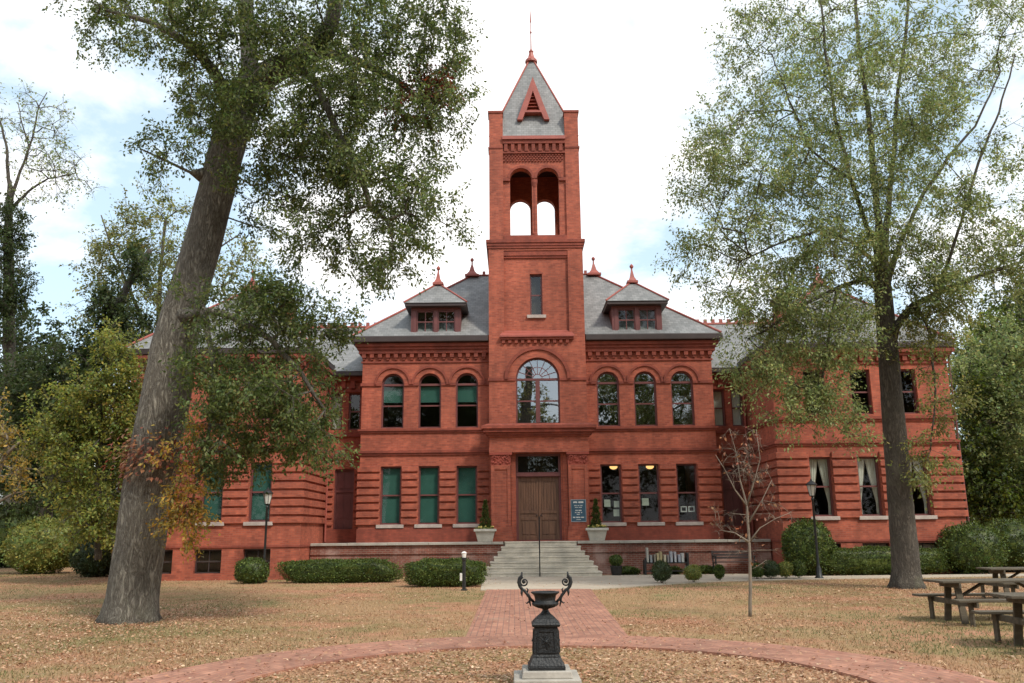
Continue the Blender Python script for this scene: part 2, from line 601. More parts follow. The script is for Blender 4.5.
    def build(s, name, mat, parent=None, bevel=0.0, smooth=False):
        me = bpy.data.meshes.new(name)
        me.from_pydata(s.v, [], s.f)
        bm = bmesh.new()
        bm.from_mesh(me)
        bmesh.ops.recalc_face_normals(bm, faces=bm.faces)
        bm.to_mesh(me)
        bm.free()
        me.materials.append(mat)
        if smooth:
            me.polygons.foreach_set("use_smooth", [True]*len(me.polygons))
        o = bpy.data.objects.new(name, me)
        col.objects.link(o)
        if parent is not None: o.parent = parent
        if bevel:
            b = o.modifiers.new("bevel", 'BEVEL')
            b.width = bevel; b.segments = 2; b.limit_method = 'ANGLE'; b.angle_limit = R(40)
        return o

def rect(x0, x1, z0, z1):
    return [(x0, z0), (x1, z0), (x1, z1), (x0, z1)]

def arch_outline(cx, hw, z0, zs, n=18):
    return [(cx-hw, z0), (cx+hw, z0)] + [(cx + hw*math.cos(math.pi*k/n), zs + hw*math.sin(math.pi*k/n)) for k in range(n+1)]

# ================================================================== the setting
def sheet(name, polys, z, mat, thick=0.0, uvs=None):
    mb = MB()
    me_uv = []
    for k, poly in enumerate(polys):
        n = len(poly)
        if thick:
            mb.prism_xy(poly, z - thick, z)
        else:
            mb.add([(x, y, z) for x, y in poly], [tuple(range(n))])
    o = mb.build(name, mat)
    uvl = o.data.uv_layers.new(name="UVMap")
    for lp in o.data.loops:
        co = o.data.vertices[lp.vertex_index].co
        uvl.data[lp.index].uv = (co.x, co.y) if uvs is None else uvs(co)
    return put(o, kind="structure")

sheet("ground", [[(-900, -900), (900, -900), (900, 900), (-900, 900)]], 0.0, M['lawn'])

# concrete walk along the front of the terrace
sheet("walk", [[(-1.0, 26.15), (0.6, 26.05), (2.3, 26.0), (3.1, 26.5), (3.9, 27.2), (5.3, 28.4), (6.8, 29.25), (9.7, 29.95), (15.6, 30.6), (30, 31.2), (60, 32),
                (60, 34.0), (30, 32.7), (15.6, 32.0), (10.6, 31.9), (9.6, 32.6), (8.8, 33.75), (-1.2, 33.75)]], 0.03, M['concrete'], 0.06)

# brick path: the straight run and the ring round the urn
RC = (0.37, 9.75)
sheet("brick_path", [[(-0.80, 14.35), (1.83, 14.35), (2.24, 26.0), (-0.82, 26.15)]], 0.034, M['paver'], 0.06, lambda c: (c.y, c.x))
def ring_sheet():
    mb = MB()
    r0, r1, n = 3.62, 4.93, 96
    vs, fs = [], []
    for k in range(n):
        a = 2*math.pi*k/n
        for r, z in ((r0, -0.03), (r1, -0.03), (r1, 0.038), (r0, 0.038)):
            vs.append((RC[0] + r*math.cos(a), RC[1] + r*math.sin(a), z))
    for k in range(n):
        j = (k+1) % n
        for q in range(4):
            fs.append((k*4+q, k*4+(q+1) % 4, j*4+(q+1) % 4, j*4+q))
    mb.add(vs, fs)
    o = mb.build("ring_path", M['paver'])
    uvl = o.data.uv_layers.new(name="UVMap")
    for p in o.data.polygons:
        ca = math.atan2(p.center.y - RC[1], p.center.x - RC[0])
        for li in p.loop_indices:
            c = o.data.vertices[o.data.loops[li].vertex_index].co
            dx, dy = c.x - RC[0], c.y - RC[1]
            a = math.atan2(dy, dx)
            if a - ca > math.pi: a -= 2*math.pi
            if a - ca < -math.pi: a += 2*math.pi
            uvl.data[li].uv = (a*4.3, math.hypot(dx, dy))
    return put(o, kind="structure")
ring_sheet()

# ================================================================== the building
B = empty("brick_building", (1.07, 36.0, 0.0),
          "red brick building with a tall central bell tower, slate roofs and two wings", "building")

def sash_window(cx, hw, z0, z1, y, arch=False, glass='glass', blind=None, curtain=None, sill=None, grid=False, light=False, fan=False, parent=None, meet=0.5, dx=None):
    """double-hung sash set back in its opening; z1 is the springing for an arched one"""
    parent = parent or B
    mb = MB()
    fw = 0.065
    yf, yb = y + 0.13, y + 0.24
    top = z1 + (hw if arch else 0)
    outer = arch_outline(cx, hw, z0, z1) if arch else rect(cx-hw, cx+hw, z0, z1)
    inner = arch_outline(cx, hw-fw, z0+fw, z1) if arch else rect(cx-hw+fw, cx+hw-fw, z0+fw, z1-fw)
    mb.holed(outer, [inner], yf, yb)
    lo, hi = z0 + fw, (z1 if arch else z1 - fw)
    zm = lo + (hi-lo)*meet
    mb.box(cx-hw+fw, cx+hw-fw, yf+0.03, yb-0.01, zm-0.03, zm+0.03)
    if arch:
        mb.box(cx-hw+fw, cx+hw-fw, yf-0.015, yb-0.004, z1-0.045, z1+0.045)
    if fan:
        mb.box(cx-0.09, cx+0.09, yf-0.03, yb-0.002, z0+fw, z1-0.05)
        for k in range(1, 8):
            a = math.pi*k/8
            r = hw - fw
            mb.bar((cx+0.2*math.cos(a), yf+0.05, z1+0.05+0.2*math.sin(a)), (cx+r*math.cos(a), yf+0.05, z1+r*math.sin(a)), 0.025, 0.03)
        mb.arch(cx, z1+0.04, 0.18, 0.21, yf+0.03, yf+0.07, 12)
        mb.arch(cx, z1+0.02, 0.50, 0.525, yf+0.035, yf+0.065, 16)
    if grid:
        mb.box(cx-0.017, cx+0.017, yf+0.04, yb-0.03, z0+fw, hi)
    w = mb.build("window", M['wood_trim'], parent)
    g = MB()
    poly = arch_outline(cx, hw-fw*0.6, z0+fw*0.6, z1) if arch else rect(cx-hw+fw*0.6, cx+hw-fw*0.6, z0+fw*0.6, z1-fw*0.6)
    g.add([(x, y+0.185, z) for x, z in poly], [tuple(range(len(poly)))])
    g.build("pane", M[glass], w)
    if sill:
        s = MB().box(cx-hw-0.14, cx+hw+0.14, y-0.09, y+0.16, z0-0.14, z0+0.003)
        s.build("sill", M['sill_stone'], w, 0.012)
    if blind:
        zb, zt = blind
        b = MB().box(cx-hw+fw, cx+hw-fw, y+0.245, y+0.252, zb, zt)
        b.build("roller_blind", M['blind'], w)
    if curtain == 'drapes':
        c = MB()
        for sgn in (-1, 1):
            vs, fs = [], []
            nu, nv = 14, 24
            for j in range(nv+1):
                v = j/nv
                zz = top - fw - v*(top - z0 - 1.6*fw)
                e = 0.02 + 0.80*min(1, v/0.78)**1.15 if v < 0.78 else 0.82 - 0.05*(v-0.78)/0.22
                xin = cx + sgn*(hw-fw)*e
                xo = cx + sgn*(hw-fw*0.7)
                for i in range(nu+1):
                    u = i/nu
                    vs.append((xin + (xo-xin)*u, y + 0.30 + 0.022*math.sin(u*22 + sgn), zz))
            for j in range(nv):
                for i in range(nu):
                    a = j*(nu+1)+i
                    fs.append((a, a+1, a+nu+2, a+nu+1))
            c.add(vs, fs)
        c.build("curtain", M['curtain'], w, smooth=True)
    if curtain == 'full':
        c = MB()
        vs, fs = [], []
        nu = 40
        for j in range(2):
            for i in range(nu+1):
                u = i/nu
                vs.append((cx-hw+fw+(2*hw-2*fw)*u, y+0.29+0.015*math.sin(u*40), (z0+fw, top-fw)[j]))
        for i in range(nu):
            fs.append((i, i+1, nu+1+i+1, nu+1+i))
        c.add(vs, fs)
        c.build("curtain", M['curtain'], w)
    return w

def bands(mb, spans, z0, z1, pitch, y, proj=0.085, gap=0.085):
    z = z0
    while z + pitch - gap <= z1 + 1e-6:
        for a, b in spans:
            mb.box(a, b, y-proj, y+0.05, z, z+pitch-gap)
        z += pitch

GW = [(s*c, 0.43) for s in (-1, 1) for c in (3.02, 4.61, 6.2)]

# ---- central block
mb = MB()
UPZ = 7.90
for s in (-1, 1):
    holes = [rect(s*c-0.43, s*c+0.43, 2.02, 4.42) for c in (3.02, 4.61, 6.2)]
    holes += [arch_outline(s*c, 0.48, 6.02, UPZ) for c in (3.02, 4.61, 6.2)]
    holes += [] 
    mb.holed(rect(min(s*2.0, s*7.52), max(s*2.0, s*7.52), 0, 9.9), holes, 0.0, 0.4)
    mb.box(s*7.52, s*7.1, 0.4, 12.0, 0, 9.9)
mb.box(-7.1, 7.1, 11.6, 12.0, 0, 9.9)
mb.build("central_wall", M['brick'], B)

mb = MB()
for s in (-1, 1):
    sp = [(7.605, 6.66), (5.74, 5.07), (4.15, 3.48), (2.56, 2.08)]
    bands(mb, [(min(s*a, s*b), max(s*a, s*b)) for a, b in sp], 2.02, 4.55, 0.31, 0.0)
mb.build_apart("rusticated_banding", M['brick'], B, 0.012)

mb = MB()
for s in (-1, 1):
    def X(a, b): return (min(s*a, s*b), max(s*a, s*b))
    for (z0, z1, pr) in ((1.3, 1.86, 0.05), (4.88, 4.97, 0.06), (4.97, 5.07, 0.11), (5.82, 5.90, 0.06), (5.90, 5.98, 0.11)):
        a, b = X(2.07, 7.52+pr)
        mb.box(a, b, -pr, 0.03, z0, z1)
    for a, b in ((7.58, 6.68), (5.72, 5.09), (4.13, 3.50), (2.54, 2.07)):
        a, b = X(a, b)
        mb.box(a, b, -0.055, 0.03, UPZ-0.06, UPZ+0.06)
    for c in (3.02, 4.61, 6.2):
        mb.arch(s*c, UPZ, 0.70, 0.79, -0.09, 0.02, 24)
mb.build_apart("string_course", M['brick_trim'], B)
mb = MB()
for s in (-1, 1):
    for c in (3.02, 4.61, 6.2):
        mb.arch(s*c, UPZ, 0.48, 0.698, -0.03, 0.02, 24)
mb.build_apart("window_arch", M['brick'], B)

mb = MB()
for s in (-1, 1):
    def X(a, b): return (min(s*a, s*b), max(s*a, s*b))
    for (z0, z1, pr) in ((8.84, 8.92, 0.05), (9.24, 9.40, 0.16), (9.40, 9.52, 0.22), (9.52, 9.66, 0.30)):
        a, b = X(2.07, 7.52+pr)
        mb.box(a, b, -pr, 0.03, z0, z1)
        if pr > 0.1:
            mb.box(*X(7.50, 7.52+pr), 0.03, 2.0, z0, z1)
    x = 2.2
    while x < 7.6:
        a, b = X(x, x+0.17)
        mb.box(a, b, -0.14, 0.03, 9.06, 9.238)
        a2, b2 = X(x+0.03, x+0.14)
        mb.box(a2, b2, -0.10, 0.03, 8.97, 9.058)
        x += 0.345
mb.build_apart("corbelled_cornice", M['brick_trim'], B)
mb = MB()
for s in (-1, 1):
    a, b = (min(s*2.08, s*7.98), max(s*2.08, s*7.98))
    mb.box(a, b, -0.46, -0.05, 9.68, 9.94)
    a, b = (min(s*7.5, s*7.98), max(s*7.5, s*7.98))
    mb.box(a, b, -0.05, 9.6, 9.68, 9.94)
mb.build_apart("gutter", M['gutter'], B, 0.03)

for k, (cx, hw) in enumerate(GW):
    left = cx < 0
    sash_window(cx, hw, 2.02, 4.42, 0.0, sill=True, blind=(2.1, 4.35) if left else None, glass='glass_dark')
for s in (-1, 1):
    for c in (3.02, 4.61, 6.2):
        sash_window(s*c, 0.48, 6.02, UPZ, 0.0, arch=True, glass='glass_bright' if s > 0 else 'glass', blind=(7.15, 7.84) if s < 0 else None)

# ---- interiors seen through the glass
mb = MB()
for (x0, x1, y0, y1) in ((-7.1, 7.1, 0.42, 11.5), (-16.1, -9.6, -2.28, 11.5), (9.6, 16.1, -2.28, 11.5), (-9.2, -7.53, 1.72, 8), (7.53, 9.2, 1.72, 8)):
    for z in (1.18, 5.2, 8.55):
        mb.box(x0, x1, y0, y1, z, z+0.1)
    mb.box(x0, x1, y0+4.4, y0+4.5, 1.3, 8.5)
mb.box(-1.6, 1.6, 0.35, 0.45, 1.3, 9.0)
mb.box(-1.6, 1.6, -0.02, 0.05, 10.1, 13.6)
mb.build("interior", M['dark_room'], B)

# ---- tower
TY = -0.5
mb = MB()
DOOR = (-0.96, 0.90)
mb.holed(rect(-2.06, 2.06, 0, 13.85), [rect(DOOR[0], DOOR[1], 1.33, 4.86), arch_outline(0, 0.925, 6.09, 8.0, 28), rect(-1.4, 1.4, 10.05, 13.72)], TY, TY+0.4)
mb.holed(rect(-1.45, 1.45, 10.0, 13.75), [rect(-0.27, 0.27, 10.82, 12.68)], TY+0.13, TY+0.39)
for s in (-1, 1):
    mb.box(s*2.06, s*1.7, TY+0.4, 3.6, 0, 13.85)
mb.box(-1.7, 1.7, 3.25, 3.6, 9, 13.85)
mb.box(-1.7, 1.7, TY+0.4, 3.25, 13.7, 13.84)
mb.build("tower_wall", M['brick'], B)

mb = MB()
# belt courses at the foot of the belfry
for (z0, z1, pr) in ((13.82, 13.93, 0.04), (13.93, 14.06, 0.07), (14.06, 14.20, 0.11)):
    mb.box(-2.06-pr, 2.06+pr, TY-pr, 3.6+pr, z0, z1)
mb.box(-1.398, 1.398, TY+0.03, TY+0.14, 13.50, 13.72)
mb.box(-1.398, 1.398, TY+0.07, TY+0.14, 13.40, 13.50)
# string at springing of the great window
for (a, b) in ((-2.10, -0.93), (0.93, 2.10)):
    mb.box(a, b, TY-0.05, TY+0.03, 7.93, 8.05)
mb.arch(0, 8.0, 1.26, 1.40, TY-0.10, TY+0.02, 32)
# small arched corbels under the panel sill
x = -1.5
while x < 1.45:
    mb.box(x, x+0.13, TY-0.10, TY+0.02, 9.55, 9.70)
    x += 0.273
mb.box(-1.56, 1.56, TY-0.13, TY+0.02, 9.70, 9.80)
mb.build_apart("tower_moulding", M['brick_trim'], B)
mb = MB()
mb.arch(0, 8.0, 0.925, 1.258, TY-0.03, TY+0.02, 32)
mb.build("tower_arch", M['brick'], B)
mb = MB()
mb.add([(-1.60, TY-0.20, 9.80), (1.60, TY-0.20, 9.80), (1.60, TY-0.20, 9.87), (-1.60, TY-0.20, 9.87), (-1.42, TY+0.13, 10.14), (1.42, TY+0.13, 10.14), (-1.5, TY+0.1, 9.80), (1.5, TY+0.1, 9.80)],
       [(0,1,2,3), (3,2,5,4), (0,3,4,6), (1,7,5,2), (0,6,7,1), (4,5,7,6)])
mb.build("panel_sill", M['copper_red'], B)
sash_window(0, 0.925, 6.09, 8.0, TY, arch=True, fan=True, glass='glass_bright')
sash_window(0, 0.27, 10.82, 12.68, TY+0.13, glass='glass', sill=True)

# belfry
mb = MB()
for sx in (-1, 1):
    for y0 in (TY, 3.6-0.66):
        mb.box(sx*1.40, sx*2.02, y0, y0+0.66, 14.2, 20.30)
        # sunk face of each pier head
AR = [(-0.6, 0.49), (0.6, 0.49)]
arch_holes = [arch_outline(c, h, 14.42, 17.12, 20) for c, h in AR]
mb.holed(rect(-1.42, 1.42, 14.2, 19.0), arch_holes, TY+0.10, TY+0.40)
mb.holed(rect(-1.42, 1.42, 14.2, 19.0), arch_holes, 3.2, 3.5)
for sx in (-1, 1):
    f = lambda u, z, y, sx=sx: (sx*y, 1.55 + u, z)
    mb.holed(rect(-1.42, 1.42, 14.2, 19.0), arch_holes, 1.92, 1.62, f)
mb.build("belfry_wall", M['brick'], B)
mb = MB()
mb.box(-1.6, 1.6, TY+0.42, 3.18, 18.75, 18.9)
mb.build("belfry_ceiling", M['gutter'], B)
mb = MB()
for c, h in AR:
    mb.arch(c, 17.12, 0.49, 0.60, TY-0.0, TY+0.12, 20)
    mb.arch(c, 17.12, 0.50, 0.56, 3.48, 3.6, 20)
for xa, xb in ((-1.40, -1.09), (1.09, 1.40)):
    mb.box(xa, xb, TY+0.0, TY+0.12, 17.00, 17.14)
mb.lathe(0.0, TY+0.16, [(0.12, 14.42), (0.12, 14.55), (0.085, 14.6), (0.08, 16.7), (0.10, 16.75), (0.14, 16.95), (0.14, 17.12)], 14)
mb.box(-1.40, 1.40, TY-0.02, TY+0.12, 14.22, 14.42)
# patterned terracotta band, corbel table and cornice
for r, z in enumerate((17.95, 18.04, 18.13, 18.22)):
    x = -1.36 + (0.07 if r % 2 else 0)
    while x < 1.3:
        if not any(math.hypot(x+0.035-c, z+0.03-17.12) < 0.66 for c, h in AR):
            mb.box(x, x+0.07, TY+0.04, TY+0.12, z, z+0.06)
        x += 0.14
x = -1.34
while x < 1.3:
    mb.box(x, x+0.15, TY-0.03, TY+0.12, 18.42, 18.78)
    x += 0.31
mb.box(-1.398, 1.398, TY-0.0, TY+0.12, 18.32, 18.42)
mb.box(-1.398, 1.398, TY-0.05, TY+0.12, 18.78, 18.95)
for sx in (-1, 1):
    for y0 in (TY, 3.6-0.66):
        mb.box(sx*1.37, sx*2.07, y0-0.04, y0+0.70, 20.30, 20.40)
        mb.box(sx*1.40, sx*2.06, y0-0.03, y0+0.69, 18.55, 18.63)
mb.build_apart("belfry_moulding", M['brick_trim'], B)
mb = MB()
mb.box(-1.42, 1.42, TY-0.12, TY+0.2, 18.96, 19.12)
mb.box(-1.42, 1.42, 3.3, 3.7, 18.96, 19.12)
mb.build_apart("belfry_cornice", M['copper_red'], B)

# spire
mb = MB()
SB, SA = 19.13, 24.35
mb.add([(-2.0, TY+0.02, SB), (2.0, TY+0.02, SB), (2.0, 3.58, SB), (-2.0, 3.58, SB), (0, 1.54, SA)], [(0,3,2,1), (0,1,4), (1,2,4), (2,3,4), (3,0,4)])
spire = mb.build("spire", M['slate'], B)
mb = MB()
for x, y in ((-2.0, TY+0.02), (2.0, TY+0.02), (2.0, 3.58), (-2.0, 3.58)):
    mb.tube([(x, y, SB+0.02), (0, 1.54, SA+0.02)], 0.042, 6)
mb.build("hip_cap", M['copper_red'], spire)
mb = MB()
mb.lathe(0, 1.54, [(0.30, 24.02), (0.30, 24.12), (0.16, 24.3), (0.10, 24.55), (0.13, 24.62), (0.06, 24.7), (0.03, 24.8), (0.022, 25.6), (0.055, 25.68), (0.02, 25.76), (0.018, 26.2), (0.04, 26.26), (0.008, 26.9)], 12)
mb.build("finial", M['copper_red'], spire)
gy0, gy1 = TY+0.16, 1.0
mb = MB()
mb.holed([(-0.74, 20.06), (-0.50, 20.06), (-0.37, 20.42), (0.37, 20.42), (0.50, 20.06), (0.74, 20.06), (0, 22.2)], [[(-0.31, 20.50), (0.31, 20.50), (0, 21.50)]], gy0, gy1)
gable = mb.build("spire_gable", M['copper_red'], spire)
mb = MB()
mb.add([(-0.36, gy0+0.2, 20.46), (0.36, gy0+0.2, 20.46), (0, gy0+0.2, 21.55)], [(0, 1, 2)])
for k in range(5):
    z = 20.52 + k*0.17
    w = 0.31*(21.5-z)/1.0
    mb.add([(-w, gy0+0.03, z), (w, gy0+0.03, z), (w, gy0+0.15, z+0.1), (-w, gy0+0.15, z+0.1)], [(0, 1, 2, 3)])
mb.build("louvre", M['terracotta'], spire)

# ---- porch
PY = TY-0.38
mb = MB()
mb.box(-2.06, 2.06, PY-0.02, TY+0.02, 4.88, 5.08)
mb.box(-2.04, 2.04, PY+0.02, TY+0.02, 5.08, 5.52)
for s in (-1, 1):
    a, b = (min(s*0.98, s*1.16), max(s*0.98, s*1.16))
    mb.box(a, b, TY-0.12, TY+0.02, 1.3, 4.88)
porch = mb.build("porch", M['brick'], B)
mb = MB()
for (z0, z1, pr) in ((5.52, 5.60, 0.06), (5.60, 5.70, 0.14), (5.70, 5.84, 0.24), (5.84, 5.96, 0.32)):
    mb.box(-2.05-pr, 2.05+pr, PY-pr, TY+0.02, z0, z1)
mb.frustum(0, (PY-0.3+TY)/2, 5.96, 6.05, 2.34, (TY-PY+0.3)/2, 2.1, 0.2)
mb.build("entablature", M['brick_trim'], porch)
rnd = random.Random(4)
for s in (-1, 1):
    mb = MB()
    cx = s*1.58
    mb.box(cx-0.47, cx+0.47, PY-0.06, TY+0.02, 1.3, 1.72)
    mb.box(cx-0.44, cx+0.44, PY-0.02, TY+0.02, 1.72, 1.90)
    mb.box(cx-0.40, cx+0.40, PY+0.06, TY+0.02, 1.90, 4.36)
    mb.box(cx-0.40, cx-0.26, PY+0.02, PY+0.07, 1.90, 4.36)
    mb.box(cx+0.26, cx+0.40, PY+0.02, PY+0.07, 1.90, 4.36)
    mb.box(cx-0.26, cx+0.26, PY+0.02, PY+0.07, 4.18, 4.36)
    mb.box(cx-0.26, cx+0.26, PY+0.02, PY+0.07, 1.90, 2.05)
    pil = mb.build("pilaster", M['brick'], B, 0.01)
    mb = MB()
    mb.box(cx-0.41, cx+0.41, PY+0.04, TY+0.02, 4.36, 4.78)
    mb.box(cx-0.46, cx+0.46, PY-0.03, TY+0.02, 4.78, 4.877)
    for k in range(34):
        px, pz = cx + rnd.uniform(-0.36, 0.36), rnd.uniform(4.42, 4.72)
        mb.ball((px, PY+0.035, pz), rnd.uniform(0.03, 0.065), (1, 0.8, 1), 7, 5)
    for q in (-1, 1):
        pts = [(cx+q*(0.26+0.09*math.cos(t)*(1-t/9)), PY-0.0, 4.66+0.09*math.sin(t)*(1-t/9)) for t in [i*0.5 for i in range(15)]]
        mb.tube(pts, 0.025, 5)
    mb.build("capital", M['terracotta'], pil)

# ---- door
dx0, dx1 = DOOR
dc = (dx0+dx1)/2
mb = MB()
mb.holed(rect(dx0, dx1, 1.33, 4.86), [rect(dx0+0.09, dx1-0.09, 1.36, 3.90), rect(dx0+0.09, dx1-0.09, 4.10, 4.76)], TY+0.16, TY+0.36)
mb.box(dx0+0.02, dx1-0.02, TY+0.10, TY+0.17, 3.93, 4.07)
door = mb.build("entrance_door", M['wood_trim'], B)
MB().add([(dx0+0.05, TY+0.28, 4.06), (dx1-0.05, TY+0.28, 4.06), (dx1-0.05, TY+0.28, 4.80), (dx0+0.05, TY+0.28, 4.80)], [(0,1,2,3)]).build("pane", M['glass'], door)
for s in (-1, 1):
    a, b = (dx0+0.09, dc-0.006) if s < 0 else (dc+0.006, dx1-0.09)
    mb = MB()
    yb = TY+0.30
    mb.box(a, b, yb, yb+0.05, 1.36, 3.90)
    for xa, xb in ((a, a+0.10), (b-0.10, b)):
        mb.box(xa, xb, yb-0.035, yb+0.005, 1.36, 3.90)
    for za, zb in ((1.36, 1.52), (2.15, 2.27), (2.42, 2.54), (3.74, 3.90)):
        mb.box(a+0.10, b-0.10, yb-0.035, yb+0.005, za, zb)
    nb = 6
    wv = (b-a-0.2)/nb
    for k in range(nb):
        mb.box(a+0.1+k*wv+0.008, a+0.1+(k+1)*wv-0.008, yb-0.018, yb+0.005, 2.54, 3.74)
    mb.box(a+0.16, b-0.16, yb-0.025, yb+0.005, 1.58, 2.09)
    mb.box((a+b)/2-0.03, (a+b)/2+0.03, yb-0.034, yb+0.005, 1.52, 2.15)
    leaf = mb.build("door_leaf", M['door_wood'], door, 0.006)
    MB().ball((dc+s*0.09, yb-0.08, 2.34), 0.035, (1,1,1), 8, 6).build("handle", M['gutter'], leaf)

# ---- central roof, dormers
def hip_roof(name, x0, x1, y0, y1, ze, zr, parent, mat='slate', run=None):
    """hipped at both ends of its longer way"""
    if run is None: run = min(x1-x0, y1-y0)/2
    mb = MB()
    if (x1-x0) >= (y1-y0):
        ra, rb = (x0+run, (y0+y1)/2), (x1-run, (y0+y1)/2)
        vs = [(x0,y0,ze),(x1,y0,ze),(x1,y1,ze),(x0,y1,ze),(*ra,zr),(*rb,zr)]
        fs = [(0,3,2,1),(0,1,5,4),(1,2,5),(2,3,4,5),(3,0,4)]
    else:
        ra, rb = ((x0+x1)/2, y0+run), ((x0+x1)/2, y1-run)
        vs = [(x0,y0,ze),(x1,y0,ze),(x1,y1,ze),(x0,y1,ze),(*ra,zr),(*rb,zr)]
        fs = [(0,3,2,1),(0,1,4),(1,2,5,4),(2,3,5),(3,0,4,5)]
    mb.add(vs, fs)
    return mb.build(name, M[mat], parent), vs

def hip_caps(vs, lines, parent, r=0.05):
    mb = MB()
    for i, j in lines:
        a, b = Vector(vs[i]), Vector(vs[j])
        mb.tube([a+Vector((0,0,0.03)), b+Vector((0,0,0.03))], r, 6)
    return mb.build("ridge_cap", M['copper_red'], parent)

def finial(x, y, z, parent, h=0.95, w=0.30):
    mb = MB()
    mb.frustum(x, y, z-0.08, z+0.02, w, w, w, w)
    mb.frustum(x, y, z+0.02, z+0.22, w*0.8, w*0.8, w*0.4, w*0.4)
    mb.frustum(x, y, z+0.22, z+0.55, w*0.4, w*0.4, w*0.14, w*0.14)
    mb.lathe(x, y, [(0.04, z+0.5), (0.035, z+h-0.22), (0.085, z+h-0.16), (0.09, z+h-0.09), (0.03, z+h-0.02), (0.02, z+h)], 10)
    return mb.build("finial", M['copper_red'], parent)

roof, rv = hip_roof("central_roof", -7.92, 7.92, -0.42, 9.38, 9.95, 14.1, B)
hip_caps(rv, ((0,4),(1,5),(2,5),(3,4),(4,5)), roof)
for x in (rv[4][0], rv[5][0]):
    finial(x, rv[4][1], 14.1, roof, 0.95, 0.34)
mb = MB()
x = -2.5
while x < 2.6:
    mb.box(x, x+0.14, 4.42, 4.54, 14.13, 14.32)
    x += 0.36
mb.build("ridge_cresting", M['copper_red'], roof)

for s in (-1, 1):
    cx = s*4.37
    f = -0.16
    zb = 10.02
    mb = MB()
    for sx in (-1, 1):
        mb.box(cx+sx*1.08, cx+sx*0.98, f, 2.6, zb, 11.3)
    mb.holed(rect(cx-0.98, cx+0.98, zb-0.02, 11.3), [rect(cx-0.84, cx-0.08, 10.13, 11.12), rect(cx+0.08, cx+0.84, 10.13, 11.12)], f-0.02, f+0.14)
    mb.box(cx-1.14, cx+1.14, f-0.08, f+0.05, zb-0.04, zb+0.06)
    mb.box(cx-0.98, cx+0.98, f+0.9, f+1.0, zb, 11.3)
    d = mb.build("dormer", M['wood_trim'], B)
    for q in (-1, 1):
        wx = cx + q*0.46
        mb = MB()
        mb.holed(rect(wx-0.375, wx+0.375, 10.135, 11.115), [rect(wx-0.325, wx+0.325, 10.19, 11.06)], f+0.03, f+0.10)
        mb.box(wx-0.325, wx+0.325, f+0.035, f+0.095, 10.60, 10.655)
        mb.box(wx-0.02, wx+0.02, f+0.04, f+0.09, 10.19, 11.06)
        mb.build("sash", M['wood_trim'], d)
        MB().add([(wx-0.35, f+0.065, 10.16), (wx+0.35, f+0.065, 10.16), (wx+0.35, f+0.065, 11.09), (wx-0.35, f+0.065, 11.09)], [(0,1,2,3)]).build("pane", M['glass'], d)
    mb = MB()
    y0 = f-0.34
    mb.box(cx-1.32, cx+1.32, y0, 2.3, 11.24, 11.38)
    mb.build("eave", M['gutter'], d, 0.02)
    ze, za = 11.385, 12.62
    mb = MB()
    mb.add([(cx-1.36, y0-0.04, ze), (cx+1.36, y0-0.04, ze), (cx+1.36, 2.9, ze), (cx-1.36, 2.9, ze), (cx, y0+1.32, za), (cx, 3.1, za)],
           [(0,3,2,1), (0,1,4), (1,2,5,4), (2,3,5), (3,0,4,5)])
    mb.build("dormer_roof", M['slate'], d)
    hip_caps([(cx-1.36, y0-0.04, ze), (cx+1.36, y0-0.04, ze), (cx, y0+1.32, za), (cx, 2.7, za)], ((0,2),(1,2),(2,3)), d, 0.04)
    finial(cx, y0+1.32, za, d, 0.85, 0.24)

# ---- connectors
for s in (-1, 1):
    def X(a, b): return (min(s*a, s*b), max(s*a, s*b))
    yc = 1.3
    mb = MB()
    wc = (8.06, 8.86)
    mb.holed(rect(*X(7.5, 9.25), 0, 8.6), [rect(*X(7.99, 8.83), 1.33, 4.42)] + [rect(*X(c-0.26, c+0.26), 6.13, 7.77) for c in wc], yc, yc+0.4)
    mb.build("connector_wall", M['brick'], B)
    mb = MB()
    bands(mb, [X(7.53, 7.95), X(8.87, 9.22)], 2.02, 4.6, 0.31, yc)
    mb.build_apart("rusticated_banding", M['brick'], B, 0.012)
    mb = MB()
    for (z0, z1, pr) in ((1.3, 1.86, 0.05), (4.88, 5.06, 0.09), (5.82, 5.98, 0.1), (7.80, 7.92, 0.06), (8.28, 8.42, 0.2), (8.42, 8.6, 0.3)):
        mb.box(*X(7.53, 9.22), yc-pr, yc+0.03, z0, z1)
    for k in range(4):
        x = 7.62 + k*0.42
        mb.box(*X(x, x+0.2), yc-0.16, yc+0.03, 7.95, 8.277)
    mb.build_apart("string_course", M['brick_trim'], B)
    MB().box(*X(7.53, 9.22), yc-0.5, yc-0.1, 8.45, 8.68).build("gutter", M['gutter'], B, 0.03)
    for c in wc:
        sash_window(s*c, 0.26, 6.13, 7.77, yc, curtain='full' if not (s < 0 and c < 8.5) else None, glass='glass')
    mb = MB()
    mb.holed(rect(*X(7.99, 8.83), 1.33, 4.42), [rect(*X(8.06, 8.76), 1.36, 3.42), rect(*X(8.06, 8.76), 3.52, 4.35)], yc+0.12, yc+0.25)
    sd = mb.build("side_door", M['wood_trim'], B)
    mb = MB()
    mb.box(*X(8.06, 8.76), yc+0.18, yc+0.22, 1.36, 3.42)
    mb.box(*X(8.06, 8.76), yc+0.18, yc+0.22, 3.52, 4.35)
    for xa in (8.14, 8.44):
        for za, zb in ((1.5, 2.2), (2.32, 3.32), (3.6, 4.27)):
            mb.box(*X(xa, xa+0.24), yc+0.16, yc+0.185, za, zb)
    mb.build("door_leaf", M['wood_trim'], sd, 0.008)
    mb = MB()
    mb.tube([(s*9.12, yc-0.14, 1.35), (s*9.12, yc-0.14, 8.3), (s*9.0, yc-0.3, 8.5)], 0.045, 8)
    mb.build("downpipe", M['copper_red'], B)

